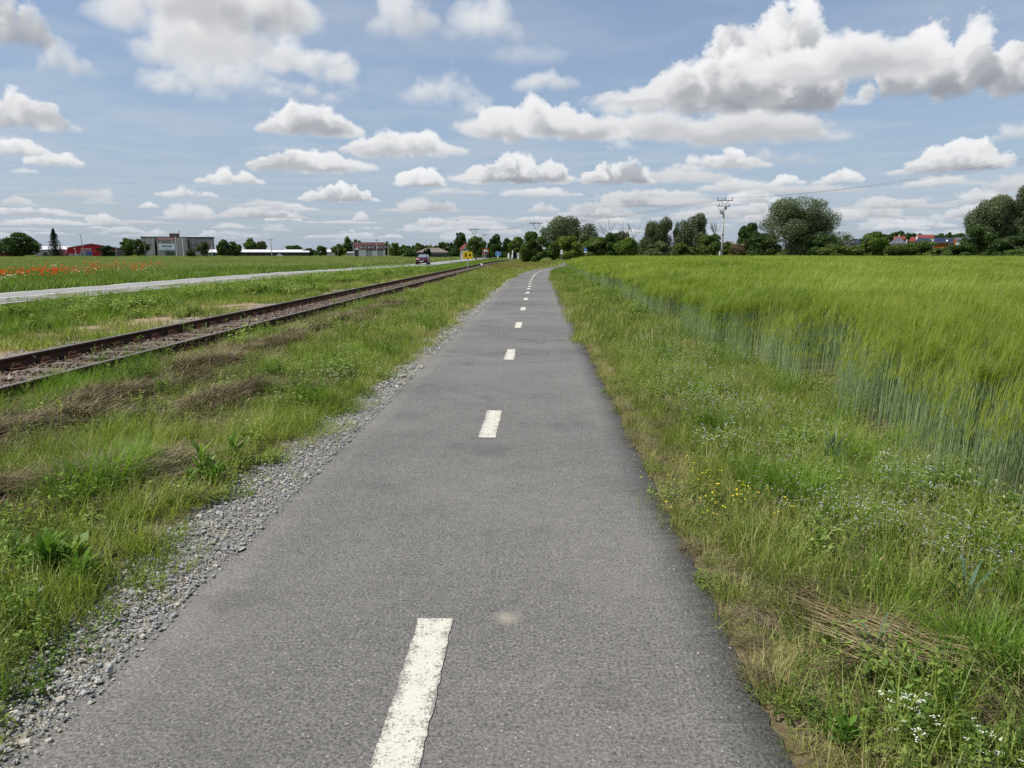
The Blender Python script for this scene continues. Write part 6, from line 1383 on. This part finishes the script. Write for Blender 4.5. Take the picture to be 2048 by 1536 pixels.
# ------------------------------------------------------------ signs
def rounded(b, w, h, r, y, m=0, cx=0, cz=0, th=.004):
    pts = []
    for (sx, sz, a0) in ((1, 1, 0), (-1, 1, 90), (-1, -1, 180), (1, -1, 270)):
        for a in np.linspace(a0, a0+90, 6): pts.append((cx+sx*(w/2-r)+math.cos(R(a))*r, cz+sz*(h/2-r)+math.sin(R(a))*r))
    n = len(pts); b.face([(x, y, z) for x, z in pts][::-1], m); b.face([(x, y+th, z) for x, z in pts], m)
    for i in range(n): j = (i+1) % n; b.face([(pts[i][0], y, pts[i][1]), (pts[j][0], y, pts[j][1]), (pts[j][0], y+th, pts[j][1]), (pts[i][0], y+th, pts[i][1])], m)
DS = gpos(936, 557)[1]; ps = gpos(936, 557); k_ = DS/F*1.0
t = thing('kilometre_sign', 'yellow railway kilometre sign reading 8,4 on a grey post', 'sign', (ps[0], ps[1], 0), .06)
q = MB(); zt2 = zat(503, DS); q.tube([(0, .03, -.2), (0, .03, zt2)], .030, 10); q.build('post', M['steel'], t, True); q = MB(); q.tube([(0, .03, zt2), (0, .03, zt2+.02)], .034, 10); q.build('post_cap', M['steel'], t)
zc_ = (zat(503.3, DS)+zat(518, DS))/2; hh = zat(503.3, DS)-zat(518, DS); ww = 18.8*DS/F
q = MB(); rounded(q, ww, hh, .05, -.012, 0, 0, zc_, .012); pb = q.build('plate', M['yellow'], t)
q = MB(); q.box(-ww/2+.03, ww/2-.03, .0005, .02, zc_-.12, zc_-.09); q.box(-ww/2+.03, ww/2-.03, .0005, .02, zc_+.12, zc_+.15); q.build('bracket', M['steel'], t)
text(t, '8', -.125, -.0135, zc_+.0, .37, M['black'], ext=.001, off=.008, sx=.85); text(t, ',', .012, -.0135, zc_-.11, .34, M['black'], ext=.001, off=.008); text(t, '4', .13, -.0135, zc_+.0, .37, M['black'], ext=.001, off=.008, sx=.85)
# warning board beyond the track
D_ = 150; p = xy(971, D_); t = thing('warning_board', 'framed railway warning board with white triangle beyond the track', 'sign', (p[0], p[1], float(tz(*p))), .0)
k_ = D_/F; gz = float(tz(*p)); Z_ = lambda y: zat(y, D_)-gz
q = MB(); q.tube([(.1, .08, -.1), (.1, .08, Z_(497))], .05, 6); q.tube([(-.6, .08, -.1), (-.6, .08, Z_(505))], .04, 6); q.build('post', M['steel'], t)
q = MB(); x0, x1 = -6.2*k_, 6.4*k_
for (a, b2, c, d2) in ((x0, x1, Z_(497.9), Z_(497.1)), (x0, x1, Z_(507), Z_(506.3)), (x0, x0+.07, Z_(507), Z_(497.1)), (x1-.07, x1, Z_(507), Z_(497.1))): q.box(a, b2, -.03, 0, c, d2)
q.build('frame', M['red'], t)
q = MB(); tri = [(-5.4*k_, Z_(503)), (5.6*k_, Z_(503)), (1.6*k_, Z_(499)), (.1*k_, Z_(498)), (-1.4*k_, Z_(499))]; q.face([(x, -.012, z) for x, z in tri]); q.face([(x, .01, z) for x, z in reversed(tri)]); q.build('triangle', M['white'], t)
q = MB(); q.box(-.4*k_, .5*k_, -.03, -.014, Z_(502.3), Z_(499.6)); q.build('symbol', M['black'], t)
for a, b2 in ((503.6, 504.4), (505.1, 505.9)): q = MB(); q.box(x0+.1, x1-.1, -.02, 0, Z_(b2), Z_(a)); q.build('slat', M['darkfascia'], t)
# blue board
D_ = 185; b = Bld('blue_board', 'light blue direction board with white symbols by the road', 'sign', 991, 1002.5, D_)
b.box('plate', 991.2, 1002, 503.8, 511.2, paint('light_blue_plate', (.16, .36, .66), .4), -.04, 0); b.box('post', 994.6, 995.8, 502, None, M['white'], .001, .1); b.box('post', 1000, 1000.6, 504, None, M['steel'], .001, .08); b.box('base', 994.2, 996.6, 512, None, M['white'], -.2, .3)
b.box('symbol', 992.6, 994.6, 505.3, 508.2, M['blue'], -.06, -.042); b.box('symbol', 996.6, 1001, 504.8, 506.6, M['blue'], -.06, -.042); b.box('symbol', 999, 1001.4, 508, 509.6, M['blue'], -.06, -.042); b.box('symbol', 995.6, 998.6, 508, 508.8, M['white'], -.06, -.042)
simple_pole(1017.5, 506.5, 178, 'pale thick marker post right of the blue board', 0, 0, .22, 'marker post', 'marker_post', 'white')
simple_pole(1025.5, 500.5, 182, 'white and orange signal post at the crossing shelter', 0, 0, .18, 'signal post', 'signal_post', 'white')
simple_pole(1023.5, 510.5, 178, 'very short pale marker post by the crossing', 0, 0, .10, 'marker post', 'marker_post', 'white')
simple_pole(963.5, 527, 92, 'low white stone marker beyond the rail', 0, 0, .16, 'marker stone', 'marker_stone', 'white')
# path signs
D_ = 122; b = Bld('path_sign', 'pair of small white plates on a post left of the blue sign', 'sign', 1118, 1128, D_)
b.box('post', 1122.6, 1123.6, 499, None, M['steel'], .001, .06); b.box('plate', 1120.6, 1125.8, 499.9, 504.2, M['white'], -.02, 0); b.box('plate', 1120.2, 1125.8, 504.7, 508.2, M['white'], -.02, 0); b.box('symbol', 1122.9, 1123.5, 500.4, 503.8, M['darkfascia'], -.03, -.021)
D_ = 92; b = Bld('blue_cycle_sign', 'round blue sign over a white plate on a thin post by the barley', 'sign', 1165, 1176, D_)
b.box('post', 1170.1, 1170.9, 496, None, M['steel'], .001, .05)
q = MB(); cx0, cz0 = b.X(1170.5), b.Z(498.7); rd = 2.95*D_/F; pts = [(cx0+math.cos(a)*rd, cz0+math.sin(a)*rd) for a in np.linspace(0, 2*math.pi, 20, endpoint=False)]
q.face([(x, -.02, z) for x, z in pts]); q.face([(x, 0, z) for x, z in reversed(pts)]); pl_ = q.build('disc', M['blue'], b.o)
q = MB()
for (cx1_, cz1_) in ((-.05, -.035), (.07, -.035)):
    a_ = np.linspace(0, 2*math.pi, 10)
    for i in range(9):
        q.face([(cx0+cx1_+math.cos(a_[i])*.045, -.024, cz0+cz1_+math.sin(a_[i])*.045), (cx0+cx1_+math.cos(a_[i+1])*.045, -.024, cz0+cz1_+math.sin(a_[i+1])*.045), (cx0+cx1_+math.cos(a_[i+1])*.032, -.024, cz0+cz1_+math.sin(a_[i+1])*.032), (cx0+cx1_+math.cos(a_[i])*.032, -.024, cz0+cz1_+math.sin(a_[i])*.032)])
q.box(cx0-.05, cx0+.05, -.028, -.021, cz0+.0, cz0+.012); q.box(cx0-.005, cx0+.02, -.028, -.021, cz0+.02, cz0+.09); q.build('symbol', M['white'], pl_)
b.box('plate', 1167.3, 1173.6, 501.9, 505.6, M['white'], -.02, 0); b.box('symbol', 1169.8, 1170.9, 502.5, 504.9, M['darkfascia'], -.026, -.021)

# ------------------------------------------------------------ the oncoming car
def car():
    D = 118; p = xy(846, D); gz = float(tz(road_x(p[1]), p[1]))+.142
    t = thing('oncoming_car', 'maroon crossover car driving towards the viewer on the country road', 'car', (p[0], p[1], gz), R(2))
    # local: front faces -y, length along +y
    st = [(-2.15, .80, .42, .72, .80), (-2.05, .88, .30, .80, .90), (-1.6, .91, .24, .92, 1.00), (-.95, .92, .22, .98, 1.08), (0, .92, .22, 1.0, 1.10), (1.2, .92, .22, 1.0, 1.10), (1.9, .90, .26, 1.0, 1.12), (2.2, .82, .40, .95, 1.05)]
    V, Fc = [], []
    for y, w, zl, zm, zh in st:
        ring = [(w*.9, zl), (w, zl+.15), (w, (zl+zm)/2+.1), (w*.985, zm), (w*.86, zh), (0, zh+.03)]
        full = ring+[(-x, z) for x, z in reversed(ring[:-1])]
        V += [(x, y, z) for x, z in full]
    n = 11
    for i in range(len(st)-1):
        for k in range(n): k2 = (k+1) % n; Fc.append((i*n+k, (i+1)*n+k, (i+1)*n+k2, i*n+k2))
    me = bpy.data.meshes.new('body'); me.from_pydata(V, [], Fc+[tuple(range(n)), tuple(reversed(range((len(st)-1)*n, len(st)*n)))]); me.materials.append(M['carpaint']); me.update(); me.polygons.foreach_set('use_smooth', [True]*(len(Fc)+2)); link('body', me, t)
    q = MB(); q.hull8([(-.76, -.95, 1.10), (.76, -.95, 1.10), (.80, 2.0, 1.10), (-.80, 2.0, 1.10), (-.56, -.25, 1.53), (.56, -.25, 1.53), (.58, 1.5, 1.55), (-.58, 1.5, 1.55)]); q.build('cabin', M['carpaint'], t)
    q = MB(); q.face([(-.70, -.925, 1.13), (.70, -.925, 1.13), (.53, -.325, 1.50), (-.53, -.325, 1.50)]); q.v = [(x, y-.012, z+.008) for x, y, z in q.v]; q.build('windscreen', M['winglass'], t)
    for s_ in (-1, 1):
        q = MB(); q.face([(s_*.795, -.6, 1.14), (s_*.815, 1.7, 1.14), (s_*.63, 1.35, 1.49), (s_*.61, -.15, 1.49)][::s_]); q.build('side_window', M['glass'], t)
        q = MB(); q.hull8([(s_*.58, -2.13, .72), (s_*.84, -1.98, .74), (s_*.86, -1.85, .74), (s_*.60, -2.0, .72), (s_*.58, -2.10, .84), (s_*.85, -1.95, .88), (s_*.87, -1.82, .88), (s_*.60, -1.97, .84)]); q.build('headlight', M['lamp'], t)
        q = MB(); q.box(*sorted((s_*.90, s_*1.08)), -.75, -.6, 1.02, 1.16); q.build('mirror', M['black'], t)
        q = MB(); q.hull8([(s_*.22, -2.19, .62), (s_*.30, -2.19, .62), (s_*.30, -2.15, .62), (s_*.22, -2.15, .62), (s_*.34, -2.17, .80), (s_*.42, -2.17, .80), (s_*.42, -2.13, .80), (s_*.34, -2.13, .80)]); q.build('grille_trim', M['chrome'], t)
        for y in (-1.35, 1.35):
            q = MB(); q.tube([(s_*.70, y, .34), (s_*.935, y, .34)], .34, 16); w_ = q.build('wheel', M['tyre'], t); q = MB(); q.tube([(s_*.90, y, .34), (s_*.942, y, .34)], .22, 12); q.build('rim', M['rim'], w_)
    q = MB(); q.box(-.36, .36, -2.17, -2.10, .56, .78); q.build('grille', M['black'], t); q = MB(); q.box(-.26, .26, -2.21, -2.175, .44, .55); q.build('number_plate', M['white'], t)
    q = MB(); q.box(-.8, .8, -2.12, -1.95, .26, .40); q.build('lower_bumper', M['black'], t); q = MB(); q.tube([(0, 1.2, 1.55), (0, 1.4, 1.7)], .012, 4); q.build('aerial', M['black'], t)
car()
